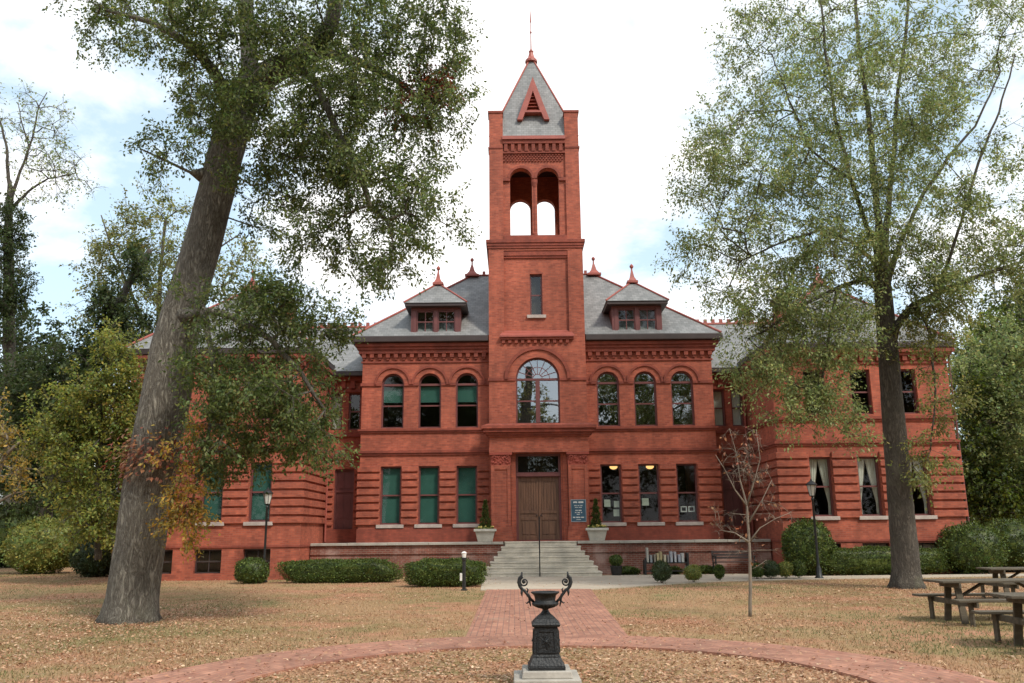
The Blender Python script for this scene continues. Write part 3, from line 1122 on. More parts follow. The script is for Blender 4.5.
# ---- long roof behind, over connectors and wings
mb = MB()
mb.add([(-13.5, 0.78, 8.66), (13.5, 0.78, 8.66), (13.5, 12.2, 8.66), (-13.5, 12.2, 8.66), (-13.5, 6.5, 12.0), (13.5, 6.5, 12.0)],
       [(0,3,2,1), (0,1,5,4), (2,3,4,5), (1,2,5), (3,0,4)])
lr = mb.build("long_roof", M['slate'], B)
mb = MB()
for s in (-1, 1):
    mb.tube([(s*3, 6.5, 12.02), (s*13.3, 6.5, 12.02)], 0.085, 6)
    x = 4.0
    while x < 13.2:
        mb.box(s*x, s*(x+0.16), 6.43, 6.57, 12.05, 12.26)
        x += 0.40
mb.build_apart("ridge_cresting", M['copper_red'], lr)

# ---- wings
for s in (-1, 1):
    def X(a, b): return (min(s*a, s*b), max(s*a, s*b))
    yw = -2.7
    x0, x1 = 9.23, 16.25
    gc, uc = (10.86, 12.72, 14.58), (10.88, 12.74, 14.56)
    mb = MB()
    holes = [rect(*X(c-0.42, c+0.42), 2.15, 4.42) for c in gc]
    holes += [rect(*X(c-0.40, c+0.40), 6.08, 7.87) for c in uc]
    holes += [rect(*X(c-0.52, c+0.52), 0.25, 1.14) for c in gc]
    mb.holed(rect(*X(x0, x1), 0, 8.85), holes, yw, yw+0.4)
    mb.box(*X(x0, x0+0.4), yw+0.4, 12, 0, 8.85)
    mb.box(*X(x1-0.4, x1), yw+0.4, 12, 0, 8.85)
    mb.box(*X(x0+0.4, x1-0.4), 11.6, 12, 0, 8.85)
    wall = mb.build("wing_wall", M['brick'], B)
    mb = MB()
    pr = 0.085
    sp = [X(x0-pr, gc[0]-0.45), X(gc[0]+0.45, gc[1]-0.45), X(gc[1]+0.45, gc[2]-0.45), X(gc[2]+0.45, x1+pr)]
    bands(mb, sp, 2.10, 4.75, 0.325, yw, pr, 0.085)
    z = 2.10
    while z + 0.255 <= 4.76:
        mb.box(*X(x0-pr, x0+0.03), yw+0.052, 1.28, z, z+0.24)
        mb.box(*X(x1-0.03, x1+pr), yw+0.052, 12, z, z+0.24)
        z += 0.325
    mb.build_apart("rusticated_banding", M['brick'], B, 0.012)
    mb = MB()
    for (z0, z1, p2) in ((1.20, 1.27, 0.04), (4.86, 4.94, 0.06), (4.94, 5.06, 0.11), (5.80, 5.88, 0.06), (5.88, 5.99, 0.11), (8.08, 8.16, 0.06), (8.40, 8.52, 0.17), (8.52, 8.68, 0.26)):
        mb.box(*X(x0-p2, x1+p2), yw-p2, yw+0.03, z0, z1)
        mb.box(*X(x0-p2, x0+0.03), yw+0.03, 1.28, z0, z1)
        mb.box(*X(x1-0.03, x1+p2), yw+0.03, 12, z0, z1)
    x = x0 + 0.05
    while x < x1 - 0.1:
        mb.box(*X(x, x+0.17), yw-0.14, yw+0.03, 8.20, 8.398)
        x += 0.345
    y = yw + 0.2
    while y < 1.1:
        mb.box(*X(x0-0.14, x0+0.03), y, y+0.17, 8.20, 8.398)
        y += 0.345
    mb.build_apart("string_course", M['brick_trim'], B)
    mb = MB()
    mb.box(*X(x0-0.28, x1+0.28), yw-0.30, yw-0.02, 8.69, 8.92)
    mb.box(*X(x0-0.28, x0+0.02), yw-0.02, 1.2, 8.69, 8.92)
    mb.box(*X(x1-0.02, x1+0.28), yw-0.02, 12.2, 8.69, 8.92)
    mb.build_apart("gutter", M['gutter'], B, 0.03)
    for c in gc:
        sash_window(s*c, 0.42, 2.15, 4.42, yw, sill=True, blind=(2.25, 4.36) if s < 0 else None, curtain='drapes' if s > 0 else None, glass='glass_dark')
    for c in uc:
        sash_window(s*c, 0.40, 6.08, 7.87, yw)
    for c in gc:
        mb = MB()
        cx = s*c
        mb.holed(rect(cx-0.52, cx+0.52, 0.25, 1.14), [rect(cx-0.46, cx+0.46, 0.30, 1.09)], yw+0.18, yw+0.26)
        mb.box(cx-0.46, cx+0.46, yw+0.185, yw+0.255, 0.66, 0.72)
        mb.box(cx-0.02, cx+0.02, yw+0.19, yw+0.25, 0.30, 1.09)
        bw = mb.build("basement_window", M['gutter'], B)
        if s < 0:
            MB().add([(cx-0.48, yw+0.22, 0.28), (cx+0.48, yw+0.22, 0.28), (cx+0.48, yw+0.22, 1.11), (cx-0.48, yw+0.22, 1.11)], [(0,1,2,3)]).build("pane", M['glass'], bw)
        else:
            MB().box(cx-0.47, cx+0.47, yw+0.21, yw+0.23, 0.28, 1.11).build("vent_board", M['vent_board'], bw)
    wr, wv = hip_roof("wing_roof", *X(x0-0.29, x1+0.29), yw-0.31, 12.2, 8.93, 12.45, B)
    hip_caps(wv, ((0,4),(1,4),(2,5),(3,5),(4,5)), wr)
    finial(wv[4][0], wv[4][1], 12.45, wr, 0.9, 0.32)
    # chimney rising from the inner slope
    mb = MB()
    cx = s*11.75
    mb.box(cx-0.24, cx+0.24, 2.9, 3.7, 10.0, 12.2)
    mb.box(cx-0.29, cx+0.29, 2.84, 3.76, 12.2, 12.3)
    mb.box(cx-0.33, cx+0.33, 2.79, 3.81, 12.3, 12.44)
    mb.build("chimney", M['brick'], wr)
    mb = MB()
    mb.tube([(s*(x1+0.10), yw+0.02, 0.05), (s*(x1+0.10), yw+0.02, 8.2), (s*(x1+0.16), yw-0.1, 8.68)], 0.04, 8)
    mb.build("downpipe", M['wood_trim'], B)

# ================================================================== terrace, steps, things by the building
TWY = 34.9
for lab, x0, x1 in (("weathered brick terrace wall left of the stone steps, pale coping on top", -8.12, -0.42),
                    ("weathered brick terrace wall right of the stone steps, behind the book cart", 2.54, 10.24)):
    w = empty("terrace_wall", ((x0+x1)/2, TWY, 0), lab, "wall")
    hw = (x1-x0)/2
    mb = MB().box(-hw, hw, 0, 0.4, 0, 1.20)
    mb.box(-hw, hw, -0.05, 0.02, 0.86, 0.93)
    mb.build("brickwork", M['old_brick'], w)
    mb = MB()
    rr = random.Random(int(hw*100))
    x = -hw
    while x < hw - 0.01:
        e = min(hw, x + rr.uniform(1.1, 1.7))
        mb.box(x+0.004, e-0.004, -0.10, 0.47, 1.203, 1.31+rr.uniform(-0.006, 0.006))
        x = e
    mb.build("coping", M['stone'], w, 0.015)
sheet("terrace_floor", [[(-8.12, TWY+0.3), (10.24, TWY+0.3), (10.24, 37.5), (-8.12, 37.5)]], 1.25, M['concrete'], 1.2)

st = empty("stone_steps", (1.07, 33.3, 0), "worn pale stone steps narrowing up to the wooden entrance door", "steps")
for k in range(7):
    mb = MB()
    hw = 2.28 - 0.138*k
    z0, z1 = 0.187*k + (0.002 if k else 0), 0.187*(k+1)
    mb.box(-hw+0.018, hw-0.018, 0.266*k+0.018, 2.0-0.003*k, z0, z1-0.058)
    mb.box(-hw, hw, 0.266*k, 2.0-0.003*k-0.001, z1-0.056, z1)
    mb.build("step", M['step_stone'], st, 0.014)

hr = empty("handrail", (0.99, 33.4, 0), "thin black iron handrail up the middle of the stone steps", "handrail")
MB().tube([(-0.02, -0.12, 0.0), (-0.02, -0.12, 1.02)], 0.022, 8).build("post", M['black_iron'], hr)
MB().tube([(0.03, 1.30, 1.12), (0.03, 1.30, 2.25)], 0.022, 8).build("post", M['black_iron'], hr)
MB().tube([(-0.02, -0.30, 0.90), (-0.02, -0.25, 1.0), (-0.02, -0.12, 1.03), (0.03, 1.30, 2.26), (0.04, 1.6, 2.27)], 0.026, 8).build("rail", M['black_iron'], hr, smooth=True)

# sign by the door
sg = empty("wall_sign", (2.63, 35.16, 2.5), "navy blue notice board with white lettering on the brick pilaster right of the door", "sign")
MB().box(-0.29, 0.29, -0.035, 0.0, -0.42, 0.42).build("board", M['sign_blue'], sg, 0.008)
mb = MB()
for a, b, c, d in ((-0.31, 0.31, 0.42, 0.445), (-0.31, 0.31, -0.445, -0.42), (-0.31, -0.29, -0.42, 0.42), (0.29, 0.31, -0.42, 0.42)):
    mb.box(a, b, -0.045, 0.002, c, d)
mb.build("frame", plain("grey_frame", (0.3, 0.33, 0.36), 0.5), sg)
mb = MB()
rr = random.Random(8)
for z, hh, words in ((0.335, 0.075, (0.17, 0.20)), (0.205, 0.035, (0.10, 0.07, 0.09)), (0.13, 0.035, (0.12, 0.13)), (0.01, 0.05, (0.09, 0.12)), (-0.075, 0.04, (0.07, 0.10, 0.05)), (-0.15, 0.035, (0.14,)), (-0.265, 0.05, (0.10, 0.16, 0.13)), (-0.355, 0.03, (0.18,))):
    tot = sum(words) + 0.035*(len(words)-1)
    x = -tot/2
    for wd in words:
        xe = x + wd
        while x < xe - 0.012:
            lw = rr.uniform(0.010, 0.02)*(hh/0.045)
            mb.box(x, min(x+lw, xe), -0.038, -0.034, z-hh/2*rr.uniform(0.7, 1), z+hh/2*rr.uniform(0.7, 1))
            x += lw + 0.007
        x = xe + 0.035
mb.build("lettering", M['white_paint'], sg)

# ================================================================== leaves
GREEN = {
    0: [(0.105, 0.150, 0.046), (0.165, 0.200, 0.070), (0.072, 0.108, 0.034)],
    1: [(0.38, 0.29, 0.06), (0.24, 0.21, 0.06), (0.40, 0.24, 0.06)],
    2: [(0.16, 0.035, 0.025), (0.20, 0.07, 0.035), (0.09, 0.09, 0.035)],
    3: [(0.040, 0.064, 0.022), (0.060, 0.085, 0.028), (0.045, 0.066, 0.023)],
    4: [(0.27, 0.26, 0.06), (0.15, 0.20, 0.05), (0.20, 0.23, 0.06)],
    5: [(0.42, 0.30, 0.06), (0.34, 0.27, 0.08), (0.24, 0.22, 0.06)],
    6: [(0.28, 0.10, 0.06), (0.36, 0.20, 0.10), (0.26, 0.13, 0.08)],
    7: [(0.062, 0.096, 0.018), (0.115, 0.155, 0.030), (0.044, 0.068, 0.014)],
    8: [(0.21, 0.265, 0.10), (0.285, 0.315, 0.135), (0.155, 0.205, 0.076)],
    9: [(0.18, 0.20, 0.06), (0.25, 0.25, 0.09), (0.14, 0.17, 0.055)],
}
def pick_colours(rng, hue, n, jit=0.22):
    base = np.array(GREEN[hue])
    c = base[rng.integers(0, len(base), n)]
    c = c * (1 + rng.normal(0, jit, (n, 1))).clip(0.45, 1.7)
    c[:, 0] *= (1 + rng.normal(0, 0.10, n)).clip(0.7, 1.4)
    return c.clip(0.005, 0.8)

def unit(v):
    return v / np.maximum(np.linalg.norm(v, axis=1, keepdims=True), 1e-9)

def leaf_arrays(rng, pos, direc, nrm, length, width):
    """diamond leaves, slightly folded along the midrib: 6 corners and 4 faces would be heavy, so 2 quads"""
    d = unit(direc)
    s = unit(np.cross(d, nrm))
    up = np.cross(s, d)
    L_ = length[:, None]; W_ = width[:, None]
    a = pos
    b = pos + d*L_*0.45 + s*W_*0.5 + up*W_*0.16
    c = pos + d*L_
    e = pos + d*L_*0.45 - s*W_*0.5 + up*W_*0.16
    v = np.stack([a, b, c, e], 1).reshape(-1, 3)
    n = len(pos)
    i = np.arange(n)*4
    f = np.stack([np.stack([i, i+1, i+2], 1), np.stack([i, i+2, i+3], 1)], 1).reshape(-1, 3)
    return v, f

def leaf_mesh(name, v, f, colours, mat, parent, extra=None):
    """colours: one per leaf (two triangles each). extra: (verts, quad faces, colour per face)"""
    me = bpy.data.meshes.new(name)
    fc = np.repeat(colours, 2, axis=0)
    nt_, nv = len(f), len(v)
    loops = f.reshape(-1)
    starts = np.arange(nt_)*3
    tot = np.full(nt_, 3)
    if extra is not None:
        ev, ef, ec = extra
        loops = np.concatenate([loops, (ef + nv).reshape(-1)])
        starts = np.concatenate([starts, nt_*3 + np.arange(len(ef))*4])
        v = np.concatenate([v, ev]); fc = np.concatenate([fc, ec])
    me.vertices.add(len(v))
    me.vertices.foreach_set("co", v.astype(np.float32).reshape(-1))
    me.loops.add(len(loops))
    me.loops.foreach_set("vertex_index", loops.astype(np.int32))
    me.polygons.add(len(starts))
    me.polygons.foreach_set("loop_start", starts.astype(np.int32))
    me.update(calc_edges=True)
    at = me.attributes.new("leaf_colour", 'FLOAT_COLOR', 'FACE')
    rgba = np.concatenate([fc, np.ones((len(fc), 1))], 1).astype(np.float32)
    at.data.foreach_set("color", rgba.reshape(-1))
    me.materials.append(mat)
    o = bpy.data.objects.new(name, me)
    col.objects.link(o)
    if parent is not None: o.parent = parent
    return o

# ================================================================== trees
def resample(ch, step):
    out = [tuple(ch[0])]
    for a, b in zip(ch[:-1], ch[1:]):
        a, b = np.array(a), np.array(b)
        k = max(1, int(np.linalg.norm((b-a)[:3])/step))
        for i in range(1, k+1):
            out.append(tuple(a + (b-a)*i/k))
    return out

def make_tree(name, label, cat, data, seed, leaf=0.10, per=90, clump=0.55, bark='oak_bark', mat='leaf', group=None,
              hue_map=None, trunk_sides=24, knob=0.03, droop=0.35, twig_r=0.004, flare=None, leaf_ratio=0.5, per_hue=None):
    chains, blobs = data
    rng = np.random.default_rng(seed)
    base = chains[0][0]
    origin = np.array([base[0], base[1], 0.0])
    root = empty(name, tuple(origin), label, cat, group)
    P, par, rmin = [], [], []
    runs = []
    for ci, ch in enumerate(chains):
        rs = resample(ch, 0.35 if ci else 0.18)
        ids = []
        if ci == 0:
            prev = -1
        else:
            p0 = np.array(rs[0][:3])
            d = np.linalg.norm(np.array(P) - p0, axis=1)
            prev = int(np.argmin(d))
            ids.append(prev)
            rs = rs[1:]
        wob = np.cumsum(rng.normal(0, 0.018 if ci else 0.004, (len(rs), 3)), axis=0)
        wob -= np.linspace(0, 1, len(rs))[:, None]*wob[-1]*0.6
        for k, q in enumerate(rs):
            P.append(np.array(q[:3]) + (wob[k] if k else 0)); par.append(prev); rmin.append(q[3])
            prev = len(P)-1
            ids.append(prev)
        runs.append(ids)
    nhand = len(P)
    # targets for the finer branches
    tg = []
    for (x, y, z, rx, ry, rz, n, hue) in blobs:
        d = unit(rng.normal(0, 1, (n, 3)))
        r = rng.random(n)**0.5*np.where(rng.random(n) < 0.12, 1.22, 1.0)
        q = np.array([x, y, z]) + d*r[:, None]*np.array([rx, ry, rz])
        for k in range(n):
            tg.append((q[k], hue))
    H = np.array(P)
    dist = [np.min(np.linalg.norm(H - t[0], axis=1)) for t in tg]
    order = np.argsort(dist)
    cap = len(P) + 40*len(tg)
    A = np.zeros((cap, 3)); A[:len(P)] = P
    cost = np.zeros(cap)
    cnt = len(P)
    low = chains[0][0][2] + 0.18*(chains[0][-1][2]-chains[0][0][2])
    tips = []
    for k in order:
        t, hue = tg[k]
        dv = t - A[:cnt]
        dd = np.linalg.norm(dv, axis=1)
        c = dd + 0.22*cost[:cnt] + np.where(A[:cnt, 2] < low, 3.0, 0)
        j = int(np.argmin(c))
        n = max(1, int(dd[j]/0.42))
        sidev = rng.normal(0, 0.10, 3)*dd[j]
        prev = j
        for i in range(1, n+1):
            u = i/n
            pt = A[j] + (t-A[j])*u + (sidev + np.array([0, 0, 0.10*dd[j]]))*math.sin(math.pi*u)*0.8
            A[cnt] = pt
            cost[cnt] = cost[prev] + np.linalg.norm(pt - A[prev])
            par.append(prev); rmin.append(0.0)
            prev = cnt
            cnt += 1
        tips.append((prev, hue))
    A = A[:cnt]
    area = np.zeros(cnt)
    for tip, _ in tips:
        area[tip] += (twig_r*1.6)**2.2
    for i in range(cnt-1, -1, -1):
        if par[i] >= 0:
            area[par[i]] += area[i]
    rad = np.maximum(area**(1/2.2), twig_r)
    for i in range(nhand):
        rad[i] = rmin[i]
    # never thicker than the branch it grows from
    for i in range(nhand, cnt):
        rad[i] = min(rad[i], rad[par[i]]*0.9)
    kids = [[] for _ in range(cnt)]
    for i in range(cnt):
        if par[i] >= 0: kids[par[i]].append(i)
    A0 = A - origin
    mb = MB()
    def bark_tube(ids, sides, rough):
        pts = [A0[i] for i in ids]; rr = [rad[i] for i in ids]
        if not rough:
            mb.tube(pts, rr, sides); return
        nv0 = len(mb.v)
        mb.tube(pts, rr, sides)
        ph = rng.random(6)*6.28
        for k in range(len(pts)):
            for q in range(sides):
                idx = nv0 + k*sides + q
                v = np.array(mb.v[idx]); c = np.array(pts[k])
                a = 2*math.pi*q/sides
                h = pts[k][2]
                f = 1 + knob*(math.sin(3*a+ph[0]+0.5*h)+0.7*math.sin(5*a+ph[1]-0.8*h)+0.6*math.sin(2*a+ph[2]+1.3*h)) + rng.normal(0, knob*0.5)
                if flare and h < flare:
                    f *= 1 + 0.16*((flare-h)/flare)**2*max(0, math.sin(5*a+ph[3]))
                mb.v[idx] = tuple(c + (v-c)*f)
    used = set()
    for ci, ids in enumerate(runs):
        bark_tube(ids, trunk_sides if ci == 0 else max(8, trunk_sides//2), knob > 0)
    starts = [(c, i) for i in range(cnt) for c in kids[i] if c >= nhand and (i < nhand)]
    stack = list(starts)
    while stack:
        c, p = stack.pop()
        ids = [p, c]
        cur = c
        while kids[cur]:
            ks = sorted(kids[cur], key=lambda q: -rad[q])
            for o_ in ks[1:]:
                stack.append((o_, cur))
            cur = ks[0]
            ids.append(cur)
        pts = [A0[i] for i in ids]
        rr = [rad[i] for i in ids]
        rr[0] = min(rr[0], rr[1]*1.15)
        if len(pts) >= 2:
            mb.tube(pts, rr, 5 if rr[0] > 0.02 else 3)
    # twigs and leaves
    V, F, C = [], [], []
    allp, alld, alln, allc, alll = [], [], [], [], []
    for tip, hue in tips:
        t = A0[tip]
        pd = A0[tip] - A0[par[tip]]
        pd = pd/ max(np.linalg.norm(pd), 1e-6)
        nt_ = 6
        dirs = unit(rng.normal(0, 1, (nt_, 3)) + pd*0.9 + np.array([0, 0, -droop*0.4]))
        lens = clump*rng.uniform(0.6, 1.25, nt_)
        for d, l in zip(dirs, lens):
            mb.tube([t, t + d*l*0.55 + np.array([0, 0, 0.04*l]), t + d*l + np.array([0, 0, -0.12*l*droop])], [twig_r, twig_r*0.8, twig_r*0.5], 3)
        n = max(1, int(per*(per_hue or {}).get(hue, 1.0)*rng.uniform(0.55, 1.35)))
        w = rng.integers(0, nt_, n)
        u = rng.uniform(0.12, 1.08, n)
        pos = t + dirs[w]*(lens[w]*u)[:, None] + rng.normal(0, clump*0.13, (n, 3))
        dl = dirs[w]*0.5 + rng.normal(0, 0.6, (n, 3)) + np.array([0, 0, -droop])
        nn = rng.normal(0, 0.55, (n, 3)) + np.array([0, 0, 0.9])
        h2 = hue_map.get(hue, hue) if hue_map else hue
        cc = pick_colours(rng, h2, n)
        cc *= rng.uniform(0.75, 1.25)
        allp.append(pos); alld.append(dl); alln.append(nn); allc.append(cc)
        alll.append(leaf*rng.uniform(0.6, 1.3, n))
    pos = np.concatenate(allp); dl = np.concatenate(alld); nn = np.concatenate(alln); cc = np.concatenate(allc); ll = np.concatenate(alll)
    v, f = leaf_arrays(rng, pos, dl, nn, ll, ll*leaf_ratio)
    mb.build("trunk", M[bark], root, smooth=True)
    leaf_mesh("crown", v, f, cc, M[mat], root)
    return root

# trees: limbs as (x, y, z, radius), foliage masses as (x, y, z, rx, ry, rz, twigs, tint)
LEFT_OAK = (
    [[(-7.73,17.9,-0.12,0.603),(-7.73,17.9,0.15,0.534),(-7.72,17.9,0.46,0.496),(-7.68,17.9,1.2,0.49),(-7.63,17.9,1.6,0.482),(-7.59,17.9,2.57,0.488),(-7.47,17.9,3.65,0.505),(-7.36,17.9,4.61,0.5),(-7.31,17.9,5.59,0.463),(-7.21,17.9,6.3,0.424),(-7.01,17.9,7.15,0.406),(-6.78,17.9,8.31,0.4),(-6.64,17.9,9.14,0.393),(-6.51,17.9,9.86,0.385),(-6.36,17.9,10.72,0.377),(-6.15,17.9,11.47,0.357)],
     [(-6.15,17.9,11.47,0.357),(-5.74,17.9,12.05,0.313),(-5.14,17.6,12.22,0.275),(-4.48,17.3,12.36,0.237),(-3.98,16.9,12.73,0.167),(-3.79,16.9,13.6,0.146),(-3.68,16.9,15.15,0.103)],
     [(-6.15,17.9,11.47,0.254),(-6.18,18.2,12.41,0.213),(-6.34,18.5,13.66,0.182),(-6.62,18.7,15.18,0.162),(-6.99,18.9,17.37,0.116),(-7.28,18.9,19.49,0.079)],
     [(-5.0,17.5,12.24,0.103),(-4.31,17.1,11.5,0.089),(-3.85,16.9,10.55,0.076),(-3.39,16.9,9.63,0.07),(-3.16,16.9,9.03,0.064),(-2.97,16.9,8.49,0.053),(-2.59,16.9,8.15,0.037),(-2.23,16.9,8.3,0.026)],
     [(-6.29,17.9,11.09,0.149),(-6.65,17.4,11.82,0.124),(-7.14,17.1,12.39,0.101),(-7.99,16.9,12.85,0.067),(-9.02,16.9,13.16,0.034)],
     [(-7.09,17.7,6.24,0.097),(-6.41,17.2,6.24,0.084),(-5.68,16.9,6.03,0.072),(-4.93,16.9,5.56,0.061),(-4.29,16.9,4.89,0.045),(-3.76,16.9,4.11,0.03)],
     [(-6.4,17.2,6.07,0.063),(-6.1,16.9,5.26,0.051),(-6.03,16.9,4.33,0.04),(-6.11,16.9,3.33,0.03),(-6.29,16.9,2.36,0.02)],
     [(-6.71,17.9,9.5,0.039),(-7.12,17.6,9.56,0.033),(-7.66,17.5,9.81,0.028),(-8.24,17.5,10.1,0.017)],
     [(-4.43,17.1,12.24,0.101),(-3.59,17.3,12.1,0.09),(-2.59,17.5,11.71,0.068),(-1.8,17.6,11.01,0.045)]],
    [(-8.94,17.4,13.49,1.33,1.6,0.6,30,0),
     (-7.06,16.9,12.27,1.11,2,1.0,50,0),
     (-6.81,17.4,10.96,0.85,1.5,0.63,22,0),
     (-7.81,17.6,9.86,0.89,0.8,0.49,12,0),
     (-5.08,16.9,12.62,1.78,2.6,1.11,100,0),
     (-2.94,17.4,12.66,1.71,2.6,1.37,95,0),
     (-3.95,17.1,10.77,1.76,2.4,1.1,95,0),
     (-1.75,17.5,10.96,0.85,1.6,1.24,40,0),
     (-2.0,17.3,11.22,0.67,0.8,0.56,14,2),
     (-4.82,17.3,9.57,1.31,1.8,0.98,48,0),
     (-3.02,17.1,9.12,1.25,1.8,0.9,58,0),
     (-1.98,17.1,8.31,0.9,1.5,0.9,32,0),
     (-2.59,17.1,7.13,0.67,1.2,0.59,17,0),
     (-4.1,17.3,7.88,0.97,1.4,0.73,24,0),
     (-1.62,17.9,12.7,0.93,2,1.17,24,0),
     (-6.49,17.9,15.98,3.63,3,1.45,60,0),
     (-2.77,17.4,15.27,2.35,2.5,1.41,45,0),
     (-5.4,17.6,8.65,0.62,1,0.88,12,0),
     (-5.43,17.1,6.08,1.2,1.4,0.79,52,0),
     (-5.73,16.9,4.64,1.05,1.4,0.97,58,0),
     (-4.58,16.9,4.52,1.01,1.4,1.05,56,0),
     (-3.99,16.9,3.51,0.75,1,0.48,18,0),
     (-5.71,16.9,3.33,0.89,1.1,0.59,28,0),
     (-4.99,17.3,6.51,0.84,1.1,0.42,24,0),
     (-3.76,17.1,5.7,0.7,1,0.5,14,0),
     (-6.36,16.9,2.26,0.27,0.6,0.7,15,1),
     (-6.4,16.9,3.34,0.32,0.7,0.52,6,1),
     (-5.93,16.9,3.73,0.6,1.0,0.6,4,1),
     (-5.65,16.3,10.37,0.84,0.8,0.84,26,0)])
RIGHT_OAK = (
    [[(11.34,25.5,-0.11,0.552),(11.34,25.5,0.17,0.439),(11.35,25.5,0.5,0.391),(11.39,25.5,1.64,0.369),(11.43,25.5,3.08,0.348),(11.47,25.5,4.57,0.327),(11.51,25.5,6.09,0.304),(11.55,25.5,7.33,0.293),(11.56,25.5,8.61,0.27),(11.6,25.5,9.84,0.209)],
     [(11.6,25.5,9.84,0.185),(11.65,25.5,11.24,0.109),(11.63,25.5,12.94,0.093),(11.71,25.5,15.04,0.078),(11.73,25.5,17.22,0.062),(11.76,25.5,19.86,0.046),(11.81,25.5,22.2,0.028)],
     [(11.6,25.5,9.84,0.143),(12.16,25.9,11.72,0.084),(12.72,26.2,13.95,0.071),(13.19,26.4,16.25,0.058),(13.81,26.5,18.97,0.052),(14.36,26.5,21.75,0.032)],
     [(11.61,25.5,9.97,0.089),(11.07,25.1,10.92,0.075),(10.55,24.7,12.26,0.061),(10.28,24.5,14.19,0.052),(10.07,24.3,16.15,0.041),(10.04,24.3,18.65,0.029)],
     [(11.6,25.5,8.93,0.123),(12.59,25.8,10.83,0.069),(13.49,26.0,12.27,0.06),(14.51,26.1,13.53,0.05),(15.54,26.2,14.72,0.037),(16.73,26.3,16.9,0.027)],
     [(11.56,25.5,7.4,0.138),(12.22,25.1,8.33,0.107),(12.96,24.9,8.71,0.084),(14.34,24.7,9.21,0.061),(15.8,24.5,9.66,0.038)],
     [(12.96,24.9,8.74,0.1),(13.34,24.7,9.69,0.046),(13.85,24.5,11.16,0.044),(14.47,24.5,12.66,0.04),(15.2,24.3,14.3,0.031),(15.93,24.2,16.2,0.02)],
     [(11.55,25.5,9.65,0.089),(10.7,25.1,10.34,0.047),(9.47,24.7,10.63,0.038),(8.15,24.5,10.15,0.03),(6.84,24.3,9.5,0.027)],
     [(10.55,24.7,12.26,0.04),(9.75,24.5,12.84,0.039),(9.35,24.4,13.2,0.034),(8.66,24.2,14.73,0.028),(8.25,24.1,16.22,0.017)],
     [(11.56,25.5,8.61,0.078),(10.88,24.9,9.14,0.075),(9.78,24.5,8.78,0.061),(8.52,24.3,8.18,0.049),(7.31,24.2,7.32,0.029)],
     [(9.78,24.5,8.78,0.049),(9.37,24.3,7.69,0.043),(8.96,24.2,6.18,0.036),(8.74,24.2,5.01,0.023)],
     [(12.32,25.1,8.46,0.05),(12.36,24.6,7.43,0.043),(12.26,24.4,5.59,0.029),(11.91,24.4,3.86,0.017)]],
    [(8.06,24.5,17.18,1.35,2.4,1.54,34,0),
     (10.17,25.0,17.29,1.96,3,1.8,58,0),
     (12.66,25.5,17.21,2.0,3.2,2.0,64,0),
     (15.19,25.8,17.55,2.02,3,1.75,40,0),
     (17.04,25.8,18.29,1.42,3,1.63,32,0),
     (7.29,24.5,14.49,1.44,2.4,1.26,36,0),
     (9.24,24.9,14.4,1.91,3,1.59,56,0),
     (11.71,25.5,14.33,1.95,3,1.63,52,0),
     (13.9,25.8,15.18,1.49,2.6,1.49,30,0),
     (6.48,24.3,12.39,1.35,2.2,1.04,34,0),
     (5.59,24.3,11.81,0.76,1.4,0.55,9,0),
     (8.28,24.5,11.87,1.84,2.8,1.38,58,0),
     (10.61,25.0,11.72,1.72,2.6,1.41,48,0),
     (13.2,25.7,12.32,1.45,2.4,1.45,18,0),
     (15.0,24.7,12.55,1.31,2.4,1.56,20,0),
     (6.74,24.3,10.19,1.35,2.2,1.02,36,0),
     (8.71,24.5,9.61,1.66,2.4,1.21,58,0),
     (10.98,24.9,9.56,1.38,2,0.92,28,0),
     (13.41,24.7,10.27,1.83,2.4,1.04,32,0),
     (15.14,24.5,10.34,0.97,2,1.21,24,0),
     (11.78,25.5,21.81,5.17,4,2.07,80,0),
     (7.62,24.3,8.01,1.77,1.8,1.0,64,0),
     (9.02,24.3,7.09,1.46,1.8,1.23,74,0),
     (7.23,24.2,6.25,1.04,1.3,0.87,28,0),
     (8.83,24.2,5.3,0.98,1.3,1.03,34,0),
     (12.19,24.9,8.12,1.21,1.4,0.73,22,0),
     (10.15,24.7,8.09,0.9,1.4,0.72,22,0),
     (6.06,24.3,8.48,0.83,1.2,0.71,10,0),
     (7.79,24.2,4.88,0.63,0.9,0.57,9,0),
     (12.22,24.5,7.4,0.89,1.3,1.12,18,1),
     (12.29,24.4,5.59,0.7,1.1,1.1,14,1),
     (11.76,24.4,3.58,0.68,1,0.85,12,1),
     (13.17,24.6,8.19,0.9,1.3,0.72,12,0),
     (9.49,24.2,4.43,0.4,0.8,0.68,6,0),
     (5.35,24.3,9.64,0.75,1.2,0.66,7,0),
     (10.86,23.3,11.97,1.76,1.2,2.06,24,0),
     (10.14,23.1,14.44,1.79,1.2,1.79,22,0),
     (12.62,23.5,13.65,1.5,1.2,1.8,24,0),
     (11.11,23.7,9.94,1.47,1.0,0.88,26,0),
     (13.32,23.7,11.16,1.3,1.2,1.48,24,0),
     (14.33,23.9,9.05,1.29,1.0,0.65,26,0),
     (12.66,23.9,8.61,1.05,1.0,0.64,24,0)])
